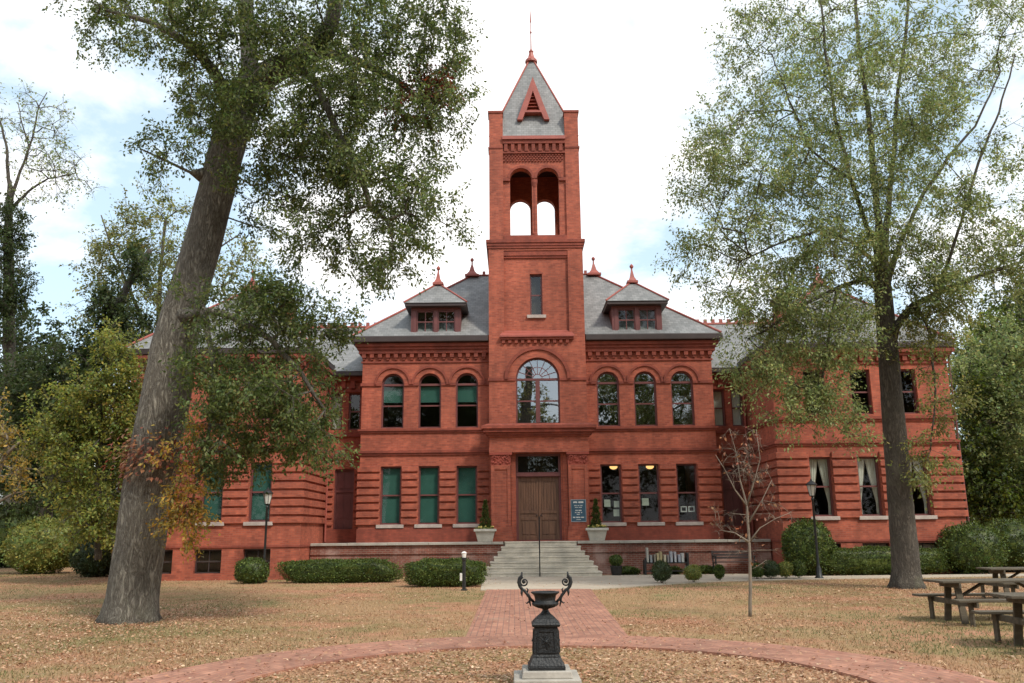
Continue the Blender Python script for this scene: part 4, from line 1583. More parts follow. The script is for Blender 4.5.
IVY_TREE = (
    [[(-28.65,50,0.38,0.457),(-29.05,50,3.75,0.435),(-29.67,50,8.41,0.384),(-30.31,50,13.27,0.332),(-30.82,50,17.05,0.307),(-31.27,50,20.29,0.249),(-31.46,50,22.94,0.189)],
     [(-31.38,50,22.27,0.125),(-30.98,50,24.15,0.082),(-30.42,50,26.47,0.057),(-30.3,50,28.28,0.042),(-29.88,50,29.68,0.026)],
     [(-31.3,50,21.61,0.125),(-30.31,50,22.8,0.075),(-29.16,50,23.73,0.05),(-27.49,50,24.05,0.028)],
     [(-31.46,50,22.94,0.126),(-32.04,50,25.66,0.083),(-33.0,50,28.31,0.058),(-34.0,50,30.58,0.039)],
     [(-30.51,50,25.65,0.051),(-31.25,50,27.59,0.038),(-31.66,50,28.93,0.023)]],
    [(-30.24,49.4,15.6,1.02,1.2,3.01,90,3),
     (-30.86,49.5,19.78,0.74,1.0,2.46,60,3),
     (-29.63,49.4,9.51,1.76,1.8,3.52,70,3),
     (-29.15,49.5,24.38,2.51,2,2.82,90,0),
     (-30.06,49.7,27.56,1.91,1.6,1.91,44,0),
     (-33.33,49.7,28.29,1.53,2,2.17,24,0),
     (-27.53,49.6,23.4,1.63,1.4,1.13,18,0)])
LEAN_IVY = (
    [[(-22.72,42,0.58,0.383),(-22.8,42,3.41,0.365),(-22.38,42,6.32,0.321),(-21.44,42,9.32,0.276),(-20.48,42,12.41,0.229),(-19.65,42,14.53,0.18),(-18.75,42,16.14,0.13)]],
    [(-23.14,41.2,8.2,2.2,2.5,2.25,90,3),
     (-21.11,41.2,9.93,1.48,2,2.37,70,3),
     (-20.12,41.4,12.67,1.01,1.5,1.51,40,3),
     (-19.06,41.5,15.01,0.82,1.3,0.92,16,3),
     (-23.48,41.2,4.81,2.16,2.5,2.41,80,3),
     (-19.39,41.5,11.24,1.2,1.5,2.0,34,3)])
PALE_TREE = (
    [[(-19.11,46,0.42,0.236),(-19.35,46,4.57,0.214),(-19.54,46,8.9,0.191),(-19.65,46,12.26,0.139),(-19.82,46,15.73,0.113),(-19.83,46,19.32,0.072)],
     [(-19.66,46,11.69,0.111),(-21.47,46,15.16,0.084),(-22.7,46,17.54,0.057),(-23.59,46,19.66,0.034)],
     [(-19.7,46,12.83,0.111),(-18.41,46,15.72,0.085),(-16.84,46,17.48,0.057),(-15.47,46,18.36,0.034)]],
    [(-21.21,45.5,17.95,2.59,2.5,2.03,60,0),
     (-18.96,45.5,14.42,2.66,2.5,2.78,70,0),
     (-16.8,46,16.88,2.5,2.2,2.04,44,0),
     (-21.87,46,13.43,2.57,2.4,2.57,50,0),
     (-15.2,46,13.94,1.68,1.8,2.24,28,0),
     (-20.15,46,19.81,2.64,2,1.03,22,0),
     (-22.7,46,16.35,1.7,1.5,2.26,26,0)])
YELLOW_BUSH = (
    [[(-15.0,31.6,0.84,0.126),(-15.28,31.6,3.69,0.11),(-15.35,31.6,5.91,0.093),(-15.36,31.6,7.62,0.057)]],
    [(-15.53,31.3,6.62,1.41,1.3,1.49,70,4),
     (-14.4,31.8,5.17,0.97,1.2,2.24,66,4),
     (-15.8,31.2,4.21,1.24,1.3,1.82,76,4),
     (-14.75,31.6,7.61,0.91,1.2,1.29,36,4),
     (-14.88,31.2,2.24,1.29,1.2,1.29,60,4),
     (-15.01,31.6,8.77,0.91,1,0.76,16,4),
     (-14.88,31.8,6.31,0.6,0.8,0.53,10,5),
     (-16.53,31.3,5.51,1.11,1.2,1.26,44,4)])
WOOD_TREE_B = (
    [[(-29.02,56,0.19,0.511),(-29.42,56,3.97,0.454),(-29.64,56,7.2,0.361),(-29.78,56,9.85,0.232)]],
    [(-31.52,56,5.27,3.91,3,3.91,110,7),
     (-26.95,56,5.23,3.91,3,3.91,100,7),
     (-29.91,56,8.52,3.96,3,2.64,80,7),
     (-29.19,56,1.75,5.79,2,1.8,90,7),
     (-24.56,56,7.81,2.63,2.5,5.27,80,7),
     (-34.79,56,10.57,3.33,3,3.99,70,3)])
BORDER_TREE = (
    [[(-20.45,34,0.44,0.155),(-20.61,34,2.33,0.137),(-20.52,34,3.88,0.099),(-20.21,34,4.86,0.07),(-19.64,34,5.46,0.04)],
     [(-20.61,34,2.33,0.078),(-20.23,34,3.1,0.059),(-19.71,34,3.41,0.039),(-19.17,34,3.48,0.02)]],
    [(-20.25,34,4.86,0.96,1.3,1.2,26,5),
     (-20.82,34,6.27,0.97,1.2,0.88,16,5),
     (-19.45,34,3.87,0.51,0.8,0.71,6,5)])
WOOD_TREE_A = (
    [[(-24.09,58,0.08,0.662),(-24.59,58,5.99,0.575),(-25.13,58,10.78,0.482),(-25.62,58,15.02,0.28)]],
    [(-30.98,58,8.77,4.79,3,4.1,90,3),
     (-24.87,58,9.39,4.11,3,4.8,90,0),
     (-27.17,58,4.68,5.39,3,3.37,90,3),
     (-20.71,58,8.67,3.42,3,4.1,60,0),
     (-36.37,58,8.13,4.09,3,6.14,70,3),
     (-33.67,58,14.39,3.49,3,3.14,50,3)])
RIGHT_WOOD_A = (
    [[(24.34,44,0.08,0.376),(24.88,44,4.04,0.332),(25.19,44,7.11,0.26),(25.44,44,9.75,0.158)]],
    [(25.31,44,9.22,2.1,2.4,2.31,80,0),
     (25.56,43,6.47,2.02,2.4,2.73,110,0),
     (23.92,44,4.55,1.23,2,3.07,90,3),
     (26.85,44,10.81,1.9,2.4,2.11,54,0),
     (24.28,43,3.0,2.09,2,1.69,90,3),
     (24.13,44,8.17,0.94,1.8,2.3,40,3)])
RIGHT_WOOD_B = (
    [[(31.72,54,-0.31,0.553),(32.5,54,5.17,0.503),(33.09,54,10.25,0.385),(33.62,54,14.88,0.229)]],
    [(32.62,54,12.88,3.57,3,2.85,100,0),
     (30.0,54,7.71,3.18,2.5,4.07,100,3),
     (34.22,54,8.31,3.82,3,4.46,90,3),
     (27.87,54,3.36,2.25,2.4,2.87,70,3),
     (34.83,54,16.91,3.3,3,2.9,60,0),
     (30.82,54,2.11,3.73,2.5,2.48,80,3)])
YOUNG_TREE = (
    [[(4.68,17.7,-0.04,0.038),(4.76,17.7,1.09,0.031),(4.77,17.7,2.18,0.024),(4.68,17.7,2.69,0.014),(4.64,17.7,3.26,0.009),(4.53,17.7,3.76,0.005)],
     [(4.77,17.7,2.18,0.015),(4.95,17.7,2.65,0.011),(5.11,17.7,3.14,0.008),(5.07,17.7,3.72,0.005)],
     [(4.74,17.7,2.28,0.015),(4.55,17.7,2.49,0.012),(4.35,17.7,2.9,0.009),(4.2,17.7,3.21,0.005)],
     [(4.76,17.7,1.49,0.013),(5.0,17.7,1.72,0.01),(5.32,17.7,1.92,0.008),(5.64,17.7,2.04,0.005)],
     [(4.74,17.7,1.39,0.012),(4.49,17.7,1.63,0.009),(4.23,17.7,1.69,0.006)],
     [(4.77,17.7,1.88,0.013),(5.09,17.7,2.28,0.009),(5.32,17.7,2.68,0.006)]],
    [(4.65,17.7,3.14,0.37,0.4,0.7,30,6),
     (5.04,17.7,3.05,0.33,0.4,0.83,24,6),
     (5.23,17.7,2.04,0.53,0.4,0.37,14,6),
     (4.36,17.7,1.89,0.49,0.4,0.49,14,6),
     (4.87,17.7,1.29,0.57,0.4,0.36,10,6)])

make_tree("leaning_oak", "thick grey leaning tree trunk on the lawn, dense dark green crown over the left wing", "tree", LEFT_OAK, 11,
          leaf=0.086, per=140, clump=0.48, trunk_sides=40, knob=0.014, flare=0.7, droop=0.45)
make_tree("straight_oak", "tall straight tree with a slim dark trunk and airy olive crown before the right wing", "tree", RIGHT_OAK, 23,
          leaf=0.10, per=115, clump=0.60, bark='brown_bark', trunk_sides=24, knob=0.02, flare=0.6, droop=0.4, hue_map={0: 8, 1: 9})
make_tree("young_tree", "nearly bare young tree with a few rusty red leaves on the lawn", "tree", YOUNG_TREE, 5,
          leaf=0.09, per=2.4, clump=0.2, bark='young_bark', trunk_sides=10, knob=0.0, droop=0.5, twig_r=0.0025)
bgs = [
    ("ivy_tree", "tall tree at the left edge with an ivy covered trunk and bare upper limbs", IVY_TREE, 31, dict(leaf=0.17, per=60, clump=0.7, hue_map={0: 8}, per_hue={0: 0.2})),
    ("ivy_tree", "dark ivy covered tree leaning right, behind the yellow green bush", LEAN_IVY, 32, dict(leaf=0.19, per=80, clump=0.7)),
    ("pale_tree", "thin pale green tree with sky showing through, behind the leaning trunk", PALE_TREE, 33, dict(leaf=0.17, per=60, clump=0.8, hue_map={0: 9})),
    ("yellowing_tree", "bushy yellow green tree left of the leaning trunk", YELLOW_BUSH, 34, dict(leaf=0.13, per=80, clump=0.55)),
    ("yellow_tree", "small yellow leaved tree with pale bare twigs at the left edge", BORDER_TREE, 35, dict(leaf=0.13, per=45, clump=0.5, bark='young_bark')),
    ("wood_tree", "wide dark green tree forming the back of the wood on the left", WOOD_TREE_A, 36, dict(leaf=0.30, per=70, clump=1.1, hue_map={0: 9})),
    ("wood_tree", "mid green spreading tree low at the back of the left wood", WOOD_TREE_B, 39, dict(leaf=0.22, per=80, clump=0.9, hue_map={7: 0})),
    ("wood_tree", "mid green tree beside the far corner of the right wing", RIGHT_WOOD_A, 37, dict(leaf=0.18, per=85, clump=0.8, hue_map={0: 8, 3: 7})),
    ("wood_tree", "broad dark tree behind all others at the right edge", RIGHT_WOOD_B, 38, dict(leaf=0.24, per=75, clump=1.0, hue_map={0: 7})),
]
for nm, lab, data, seed, kw in bgs:
    kw = dict(kw)
    kw.setdefault('bark', 'brown_bark')
    make_tree(nm, lab, "tree", data, seed, trunk_sides=12, knob=0.03, twig_r=0.008, leaf_ratio=0.62, group="trees beyond the lawn", **kw)

# the far side of the lawn, behind the photographer: seen only as reflections in the window panes
far = [o for o in bpy.data.objects if o.get("label", "").startswith(("broad dark tree", "wide dark green"))]
for k, (x, y, s, rz) in enumerate(((-20, -26, 1.3, 0.4), (-9, -32, 1.6, 2.0), (0, -22, 1.3, 3.3), (27, -31, 1.7, 5.0), (34, -26, 1.5, 1.2), (42, -28, 1.7, 2.6), (54, -22, 1.6, 4.1), (-33, -24, 1.6, 0.9), (-47, -22, 1.6, 3.7))):
    c = copy_tree(far[k % 2])
    c.location = (x, y, 0)
    c.scale = (s, s, s)
    c.rotation_euler = (0, 0, rz)
    put(c, "tree across the lawn behind the camera, mirrored in the window panes", "tree", "trees across the lawn")

# more of the wood, beyond both sides of the picture
for k, (x, y, s, rz) in enumerate(((45, 50, 1.0, 1.0), (57, 44, 1.2, 2.2), (38, 62, 1.3, 4.0), (-46, 50, 1.1, 0.5), (-58, 44, 1.2, 3.0))):
    c = copy_tree(far[k % 2])
    c.location = (x, y, 0)
    c.scale = (s, s, s)
    c.rotation_euler = (0, 0, rz)
    put(c, "tree of the surrounding wood, beyond the side of the picture", "tree", "trees of the surrounding wood")

# ================================================================== shrubs and hedges
def shrub(name, label, cat, c, rx, ry, rz, n, leaf=0.05, hue=7, boxy=2.0, seed=1, lump=0.08, group=None, z0=0.0, stem=False, mat='hedge_leaf'):
    """clipped shrub: a lumpy solid body under a skin of small leaves; c is its base"""
    rng = np.random.default_rng(seed)
    root = empty(name, c, label, cat, group)
    ph = rng.random(9)*6.28
    kx = rng.uniform(2.0, 4.0, 3)
    def surf(d):
        e = 2.0/boxy
        q = np.sign(d)*np.abs(d)**e
        q = q / ((np.abs(q)**boxy).sum(1)**(1/boxy))[:, None]
        p = q*np.array([rx, ry, rz])
        w = (np.sin(p[:, 0]*kx[0]/0.5+ph[0])*np.sin(p[:, 2]*kx[1]/0.5+ph[1]) + 0.6*np.sin(p[:, 0]*kx[2]/0.22+p[:, 1]*5+ph[2])*np.cos(p[:, 2]*9+ph[3]))
        return p*(1 + lump*w)[:, None]
    # inner body
    nu, nv = 40, 20
    a = np.linspace(0, 2*math.pi, nu, endpoint=False)
    b = np.linspace(-math.pi/2, math.pi/2, nv)
    D = np.array([(math.cos(y)*math.cos(x), math.cos(y)*math.sin(x), math.sin(y)) for y in b for x in a])
    body = surf(D)*0.90 + np.array([0, 0, rz + z0])
    body[:, 2] = np.maximum(body[:, 2], z0 + 0.01)
    ef = np.array([(j*nu+i, j*nu+(i+1) % nu, (j+1)*nu+(i+1) % nu, (j+1)*nu+i) for j in range(nv-1) for i in range(nu)])
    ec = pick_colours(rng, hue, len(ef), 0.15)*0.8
    full = surf(D)
    q = full[ef]
    e1, e2 = q[:, 2]-q[:, 0], q[:, 3]-q[:, 1]
    fn = np.cross(e1, e2)
    ar = np.linalg.norm(fn, axis=1)
    pick = rng.choice(len(ef), n, p=ar/ar.sum())
    u, w = rng.random((n, 1)), rng.random((n, 1))
    qq = q[pick]
    p = (qq[:, 0]*(1-u)+qq[:, 1]*u)*(1-w) + (qq[:, 3]*(1-u)+qq[:, 2]*u)*w
    nrm = unit(fn[pick])
    nrm = nrm*np.sign((nrm*p).sum(1, keepdims=True))
    p = p*(1 + rng.normal(-0.02, 0.03, n) + 0.10*(rng.random(n) < 0.04))[:, None] + np.array([0, 0, rz + z0])
    keep = p[:, 2] > z0 + 0.02
    p, nrm = p[keep], nrm[keep]
    m = len(p)
    dl = nrm*0.7 + rng.normal(0, 0.6, (m, 3)) + np.array([0, 0, 0.25])
    nn = nrm + rng.normal(0, 0.7, (m, 3))
    ll = leaf*rng.uniform(0.6, 1.4, m)
    v, f = leaf_arrays(rng, p - nrm*leaf*0.3, dl, nn, ll, ll*0.5)
    cc = pick_colours(rng, hue, m, 0.28)
    leaf_mesh("foliage", v, f, cc, M[mat], root, (body, ef, ec))
    if stem:
        mb = MB()
        for k in range(4):
            an = k*1.57+0.4
            mb.tube([(0.02*math.cos(an), 0.02*math.sin(an), 0.0), (0.07*math.cos(an), 0.07*math.sin(an), z0+0.15)], 0.012, 5)
        mb.build("stem", M['brown_bark'], root)
    return root

shrub("clipped_hedge", "long clipped box hedge before the left terrace wall", "hedge", (-6.13, 31.0, 0), 2.13, 0.42, 0.39, 15000, 0.055, 7, 3.6, 1, 0.065, "clipped box hedges")
shrub("clipped_hedge", "shorter clipped hedge beside the black path light and the brick path", "hedge", (-2.20, 28.2, 0), 1.33, 0.48, 0.42, 12000, 0.055, 7, 3.2, 2, 0.07, "clipped box hedges")
shrub("clipped_hedge", "low hedge under the curtained windows of the right wing", "hedge", (13.7, 32.6, 0), 2.6, 0.38, 0.50, 14000, 0.06, 7, 3.2, 3, 0.08, "clipped box hedges")
shrub("round_bush", "small round clipped bush beside the left lamp post", "bush", (-9.25, 31.0, 0.0), 0.56, 0.5, 0.43, 3500, 0.06, 7, 2.6, 4, 0.05)
shrub("round_bush", "dark round bush on the far lawn left of the leaning trunk", "bush", (-17.7, 37.2, 0), 1.0, 0.9, 0.78, 5000, 0.09, 3, 2.3, 5, 0.06)
shrub("round_bush", "big round dark bush behind the right lamp post", "bush", (11.05, 32.9, 0), 0.92, 0.75, 1.0, 6000, 0.085, 7, 2.3, 6, 0.06)
shrub("round_bush", "wide rounded bush at the outer corner of the right wing", "bush", (17.15, 32.9, 0), 1.15, 1.0, 0.90, 6500, 0.085, 7, 2.4, 7, 0.07)
shrub("round_bush", "broad bush at the right edge behind the picnic tables", "bush", (19.9, 34.2, 0), 1.7, 1.2, 0.98, 8000, 0.09, 7, 2.5, 8, 0.07)
shrub("round_bush", "large dark green bush at the left edge of the wood", "bush", (-28.4, 49.5, 0), 2.4, 1.8, 1.7, 6500, 0.16, 7, 2.3, 9, 0.08)
shrub("round_bush", "pointed bright green bush before the wood, left of the leaning trunk", "bush", (-24.7, 50.0, 0), 1.5, 1.3, 2.05, 5000, 0.15, 4, 2.0, 10, 0.08)
shrub("round_bush", "yellow green shrub at the wood edge between the dark left bush and the leaning trunk", "bush", (-21.9, 40.6, 0), 1.7, 1.2, 1.25, 6000, 0.12, 4, 2.2, 14, 0.09)
shrub("round_bush", "dark bush between the far bush and the leaning trunk", "bush", (-19.6, 50.5, 0), 2.6, 1.5, 1.7, 6000, 0.16, 3, 2.3, 12, 0.08)
for i, (x, y, rx, rz, hue, lab) in enumerate([
        (4.77, 28.5, 0.31, 0.31, 3, "dark clipped bush in front of the book cart"),
        (5.88, 28.9, 0.27, 0.24, 4, "pale yellow green small bush right of the book cart"),
        (6.93, 29.75, 0.17, 0.22, 7, "narrow upright small bush left of the young tree"),
        (8.35, 30.3, 0.22, 0.24, 7, "leftmost of four small bushes between the young tree and right lamp post"),
        (8.85, 30.4, 0.29, 0.28, 3, "largest and darkest of the four small bushes right of the young tree"),
        (9.38, 30.45, 0.24, 0.25, 4, "paler third bush of the row right of the young tree"),
        (9.85, 30.5, 0.25, 0.28, 7, "small bush of the row nearest the right lamp post")]):
    shrub("small_bush", lab, "bush", (x, y, 0), rx, rx, rz, 1300, 0.055, hue, 2.2, 40+i, 0.08, "small bushes along the walk", z0=0.08, stem=True)
for i, (x, lab) in enumerate(((3.35, "low green plants at the foot of the terrace wall beside the black pot"), (5.6, "low green plants at the wall behind the book cart"), (7.05, "low green plants at the wall between cart and bench"))):
    shrub("low_plant", lab, "plant", (x + (1.1 if i == 0 else 0.4), 34.5, 0), 0.55, 0.25, 0.14, 900, 0.09, 7, 2.0, 60+i, 0.15)

# ================================================================== pots by the door
for s, x, lab in ((-1, -1.15, "left"), (1, 3.33, "right")):
    p = empty("planter", (x, 35.12, 1.31), "pale square tapered planter on the terrace wall %s of the entrance" % lab, "planter", "pale planters flanking the entrance")
    mb = MB()
    mb.frustum(0, 0, 0.0, 0.40, 0.29, 0.29, 0.39, 0.39)
    mb.build("body", M['pot_white'], p, 0.012)
    mb = MB()
    for a in (0, 1):
        for q in (-1, 1):
            if a == 0: mb.box(-0.45, 0.45, q*0.45, q*0.36, 0.40, 0.50)
            else: mb.box(q*0.45, q*0.36, -0.358, 0.358, 0.40, 0.50)
    mb.build("rim", M['pot_white'], p, 0.012)
    MB().box(-0.358, 0.358, -0.358, 0.358, 0.402, 0.46).build("soil", M['soil'], p)
    rng = np.random.default_rng(70+s)
    root = empty("cone_topiary", (x, 35.12, 1.77), "dark green cone shaped topiary in the planter %s of the entrance" % lab, "plant", "cone topiaries in the planters")
    n = 2600
    h = rng.random(n)**1.5*1.15
    r = 0.19*(1-h/1.22)*(1+0.35*np.sin(h*17+s)*np.cos(h*7))*rng.uniform(0.5, 1.25, n) + 0.01
    a = rng.random(n)*6.283
    pos = np.stack([np.cos(a)*r, np.sin(a)*r, h + 0.02], 1)
    nrm = np.stack([np.cos(a), np.sin(a), np.full(n, 0.3)], 1)
    v, f = leaf_arrays(rng, pos, nrm + rng.normal(0, 0.5, (n, 3)) + np.array([0, 0, 0.6]), rng.normal(0, 1, (n, 3)), rng.uniform(0.04, 0.09, n), rng.uniform(0.02, 0.035, n))
    leaf_mesh("foliage", v, f, pick_colours(rng, 7, n, 0.25)*0.8, M['hedge_leaf'], root)
    MB().tube([(0, 0, 0), (0.01, 0, 0.6), (0, 0, 1.1)], [0.02, 0.014, 0.005], 6).build("stem", M['brown_bark'], root)
    fl = empty("pansies", (x, 35.12, 1.77), "pale yellow flowers with green leaves around the topiary %s of the entrance" % lab, "flowers", "flowers in the planters")
    mb = MB()
    for k in range(26):
        an = rng.random()*6.283
        rr_ = rng.uniform(0.22, 0.38)
        mb.ball((rr_*math.cos(an), rr_*math.sin(an), 0.08+rng.random()*0.07), 0.045, (1, 1, 0.6), 6, 5)
    mb.build("petals", M['yellow_petal'], fl)
    n = 500
    a = rng.random(n)*6.283
    r = rng.uniform(0.1, 0.40, n)
    pos = np.stack([np.cos(a)*r, np.sin(a)*r, rng.uniform(0, 0.1, n)], 1)
    v, f = leaf_arrays(rng, pos, rng.normal(0, 1, (n, 3)) + np.array([0, 0, 0.5]), rng.normal(0, 1, (n, 3)), rng.uniform(0.05, 0.09, n), rng.uniform(0.03, 0.05, n))
    leaf_mesh("leaves", v, f, pick_colours(rng, 4, n), M['hedge_leaf'], fl)

p = empty("black_pot", (3.92, 33.75, 0.03), "small black pot on the walk right of the stone steps", "pot")
MB().lathe(0, 0, [(0.17, 0), (0.2, 0.1), (0.23, 0.3), (0.25, 0.31), (0.25, 0.35), (0.21, 0.35), (0.20, 0.30)], 18).build("body", M['pot_black'], p, smooth=False)
shrub("ball_topiary", "round green ball shrub growing in the small black pot", "plant", (3.92, 33.75, 0.36), 0.25, 0.25, 0.21, 1400, 0.05, 7, 2.1, 81, 0.06)

# ================================================================== urn on its pedestal
U = empty("garden_urn", (0.35, 10.1, 0), "black cast iron urn with scrolled handles on a pedestal inside the ring of brick path", "urn")
mb = MB()
mb.frustum(0, 0, 0.0, 0.13, 0.37, 0.37, 0.365, 0.365)
mb.build("stone_base", M['stone'], U, 0.012)
MB().frustum(0, 0, 0.13, 0.205, 0.28, 0.28, 0.265, 0.265).build("stone_plinth", M['stone'], U, 0.012)
mb = MB()
mb.frustum(0, 0, 0.205, 0.245, 0.205, 0.205, 0.205, 0.205)
mb.frustum(0, 0, 0.245, 0.335, 0.198, 0.198, 0.155, 0.155)
mb.frustum(0, 0, 0.335, 0.365, 0.155, 0.155, 0.146, 0.146)
mb.frustum(0, 0, 0.365, 0.655, 0.144, 0.144, 0.130, 0.130)
mb.frustum(0, 0, 0.655, 0.675, 0.150, 0.150, 0.160, 0.160)
mb.frustum(0, 0, 0.675, 0.70, 0.160, 0.160, 0.150, 0.150)
mb.frustum(0, 0, 0.70, 0.745, 0.145, 0.145, 0.105, 0.105)
mb.frustum(0, 0, 0.745, 0.785, 0.105, 0.105, 0.060, 0.060)
ped = mb.build("pedestal", M['cast_iron'], U, 0.006)
mb = MB()
for ang in (0, 90, 180, 270):
    rot = Matrix.Rotation(R(ang), 3, 'Z')
    def pt(x, z, d=0.0): return rot @ Vector((x, -(0.1445 - 0.014*(z-0.365)/0.29) - d, z))
    for a, b in (((-0.10, 0.385), (0.10, 0.385)), ((-0.09, 0.61), (0.09, 0.61)), ((-0.10, 0.385), (-0.09, 0.61)), ((0.10, 0.385), (0.09, 0.61))):
        mb.tube([pt(*a, 0.004), pt(*b, 0.004)], 0.009, 5)
    for k in range(9):
        t = k/9*2*math.pi
        mb.tube([pt(0.012*math.cos(t), 0.5+0.015*math.sin(t), 0.004), pt(0.055*math.cos(t), 0.5+0.075*math.sin(t), 0.002)], [0.010, 0.005], 5)
    mb.ball(pt(0, 0.5, 0.004), 0.02, (1,1,1), 8, 6)
mb.build("relief_panel", M['cast_iron'], ped)
mb = MB()
mb.lathe(0, 0, [(0.060, 0.783), (0.052, 0.80), (0.038, 0.815), (0.033, 0.83), (0.045, 0.845), (0.09, 0.862), (0.142, 0.882), (0.155, 0.897), (0.148, 0.907), (0.118, 0.918),
                (0.115, 0.94), (0.126, 0.985), (0.150, 1.008), (0.162, 1.013), (0.162, 1.026), (0.144, 1.026), (0.10, 0.97), (0.08, 0.94)], 36)
# lobed lower bowl
for k in range(18):
    a = 2*math.pi*k/18
    mb.tube([(0.05*math.cos(a), 0.05*math.sin(a), 0.848), (0.10*math.cos(a), 0.10*math.sin(a), 0.866), (0.146*math.cos(a), 0.146*math.sin(a), 0.888)], [0.007, 0.012, 0.010], 6)
mb.build("bowl", M['cast_iron'], U, smooth=True)
for s in (-1, 1):
    mb = MB()
    main = [(0.125, 0.910), (0.165, 0.945), (0.20, 0.995), (0.235, 1.04), (0.262, 1.055), (0.285, 1.085), (0.300, 1.13), (0.292, 1.175), (0.265, 1.205), (0.262, 1.245)]
    mb.tube([(s*x, 0, z) for x, z in main], [0.014, 0.016, 0.017, 0.017, 0.018, 0.019, 0.019, 0.018, 0.015, 0.008], 8)
    spiral = []
    for k in range(22):
        t = k*0.42
        r_ = 0.052*(1-k/30)
        spiral.append((s*(0.236 + r_*math.cos(1.2-t)), 0, 1.135 + r_*math.sin(1.2-t)))
    mb.tube([(s*0.270, 0, 1.195)] + spiral, [0.010]+[0.011-0.0002*k for k in range(22)], 7)
    mb.ball((s*0.236, 0, 1.135), 0.018, (1, 1, 1), 8, 6)
    mb.tube([(s*0.262, 0, 1.055), (s*0.268, 0, 1.01), (s*0.262, 0, 0.975)], [0.016, 0.013, 0.004], 6)
    mb.tube([(s*0.190, 0, 1.0), (s*0.182, 0, 0.955), (s*0.175, 0, 0.905), (s*0.165, 0, 0.865)], [0.013, 0.012, 0.011, 0.005], 6)
    mb.tube([(s*0.178, 0, 0.925), (s*0.21, 0, 0.90), (s*0.225, 0, 0.91)], [0.010, 0.008, 0.004], 6)
    mb.tube([(s*0.205, 0, 1.015), (s*0.195, 0, 1.05), (s*0.21, 0, 1.07)], [0.010, 0.009, 0.004], 6)
    mb.build("handle", M['cast_iron'], U, smooth=True)

# ================================================================== lamps
def lamp_post(x, y, h, label):
    r = empty("lamp_post", (x, y, 0), label, "lamp post", "black lantern posts")
    mb = MB()
    mb.lathe(0, 0, [(0.15, 0), (0.15, 0.05), (0.11, 0.09), (0.09, 0.35), (0.06, 0.42), (0.045, 0.5), (0.038, h-0.75), (0.055, h-0.72), (0.055, h-0.69), (0.035, h-0.66), (0.035, h-0.60)], 14)
    mb.build("post", M['black_iron'], r, smooth=True)
    mb = MB()
    zb, zt = h-0.60, h-0.22
    mb.lathe(0, 0, [(0.05, zb-0.02), (0.085, zb), (0.085, zb+0.02)], 6)
    for k in range(6):
        a = 2*math.pi*k/6
        mb.tube([(0.09*math.cos(a), 0.09*math.sin(a), zb), (0.17*math.cos(a), 0.17*math.sin(a), zt)], 0.008, 5)
    lan = mb.build("lantern", M['black_iron'], r)
    mb = MB()
    mb.lathe(0, 0, [(0.20, zt), (0.205, zt+0.02), (0.14, zt+0.09), (0.055, zt+0.15), (0.03, zt+0.17), (0.035, zt+0.19), (0.008, zt+0.23)], 12)
    mb.build("cap", M['black_iron'], lan)
    MB().lathe(0, 0, [(0.083, zb+0.01), (0.162, zt-0.005)], 6).build("glass", M['lantern_glass'], lan)
    return r
M['lantern_glass'] = plain("frosted_lantern", (0.55, 0.55, 0.50), 0.35)
lamp_post(-9.03, 31.7, 3.36, "black lamp post with lantern before the left wing, by the small round bush")
lamp_post(10.55, 30.5, 3.42, "black lamp post with lantern before the right wing, by the big round bush")

b = empty("path_light", (-1.5, 26.3, 0), "short black path light with a white top beside the brick path", "path light")
mb = MB()
mb.lathe(0, 0, [(0.10, 0), (0.10, 0.03), (0.055, 0.05), (0.05, 0.85), (0.075, 0.88), (0.075, 0.95)], 12)
mb.build("post", M['black_iron'], b)
MB().lathe(0, 0, [(0.055, 0.95), (0.07, 1.06), (0.085, 1.08), (0.05, 1.12), (0.02, 1.13)], 12).build("shade", M['white_paint'], b)
MB().box(-0.12, -0.052, -0.09, -0.03, 0.28, 0.50).build("outlet_box", M['white_paint'], b, 0.01)

# ================================================================== benches, book cart
def bench(x, y, w, label, z0=0.0):
    r = empty("garden_bench", (x, y, z0), label, "bench", "dark garden benches")
    mb = MB()
    for k in range(4):
        mb.box(-w/2, w/2, -0.42+k*0.11, -0.33+k*0.11, 0.42, 0.45)
    mb.build("seat", M['gutter'], r)
    mb = MB()
    for k in range(3):
        mb.box(-w/2, w/2, 0.055+0.02*k, 0.085+0.02*k, 0.55+k*0.11, 0.63+k*0.11)
    mb.build("backrest", M['gutter'], r)
    for sx in (-1, 1):
        mb = MB()
        mb.box(sx*(w/2-0.05)-0.025, sx*(w/2-0.05)+0.025, -0.42, -0.37, 0, 0.64)
        mb.bar((sx*(w/2-0.05), 0.03, 0), (sx*(w/2-0.05), 0.13, 0.86), 0.05, 0.05)
        mb.box(sx*(w/2-0.05)-0.03, sx*(w/2-0.05)+0.03, -0.45, 0.08, 0.64, 0.67)
        mb.box(sx*(w/2-0.05)-0.02, sx*(w/2-0.05)+0.02, -0.37, 0.06, 0.38, 0.418)
        mb.build("side_frame", M['black_iron'], r)
    return r
bench(8.55, 34.35, 1.6, "dark bench against the terrace wall behind the young tree", 0.03)
bench(-2.45, 29.2, 1.2, "dark bench mostly hidden behind the shorter clipped hedge")

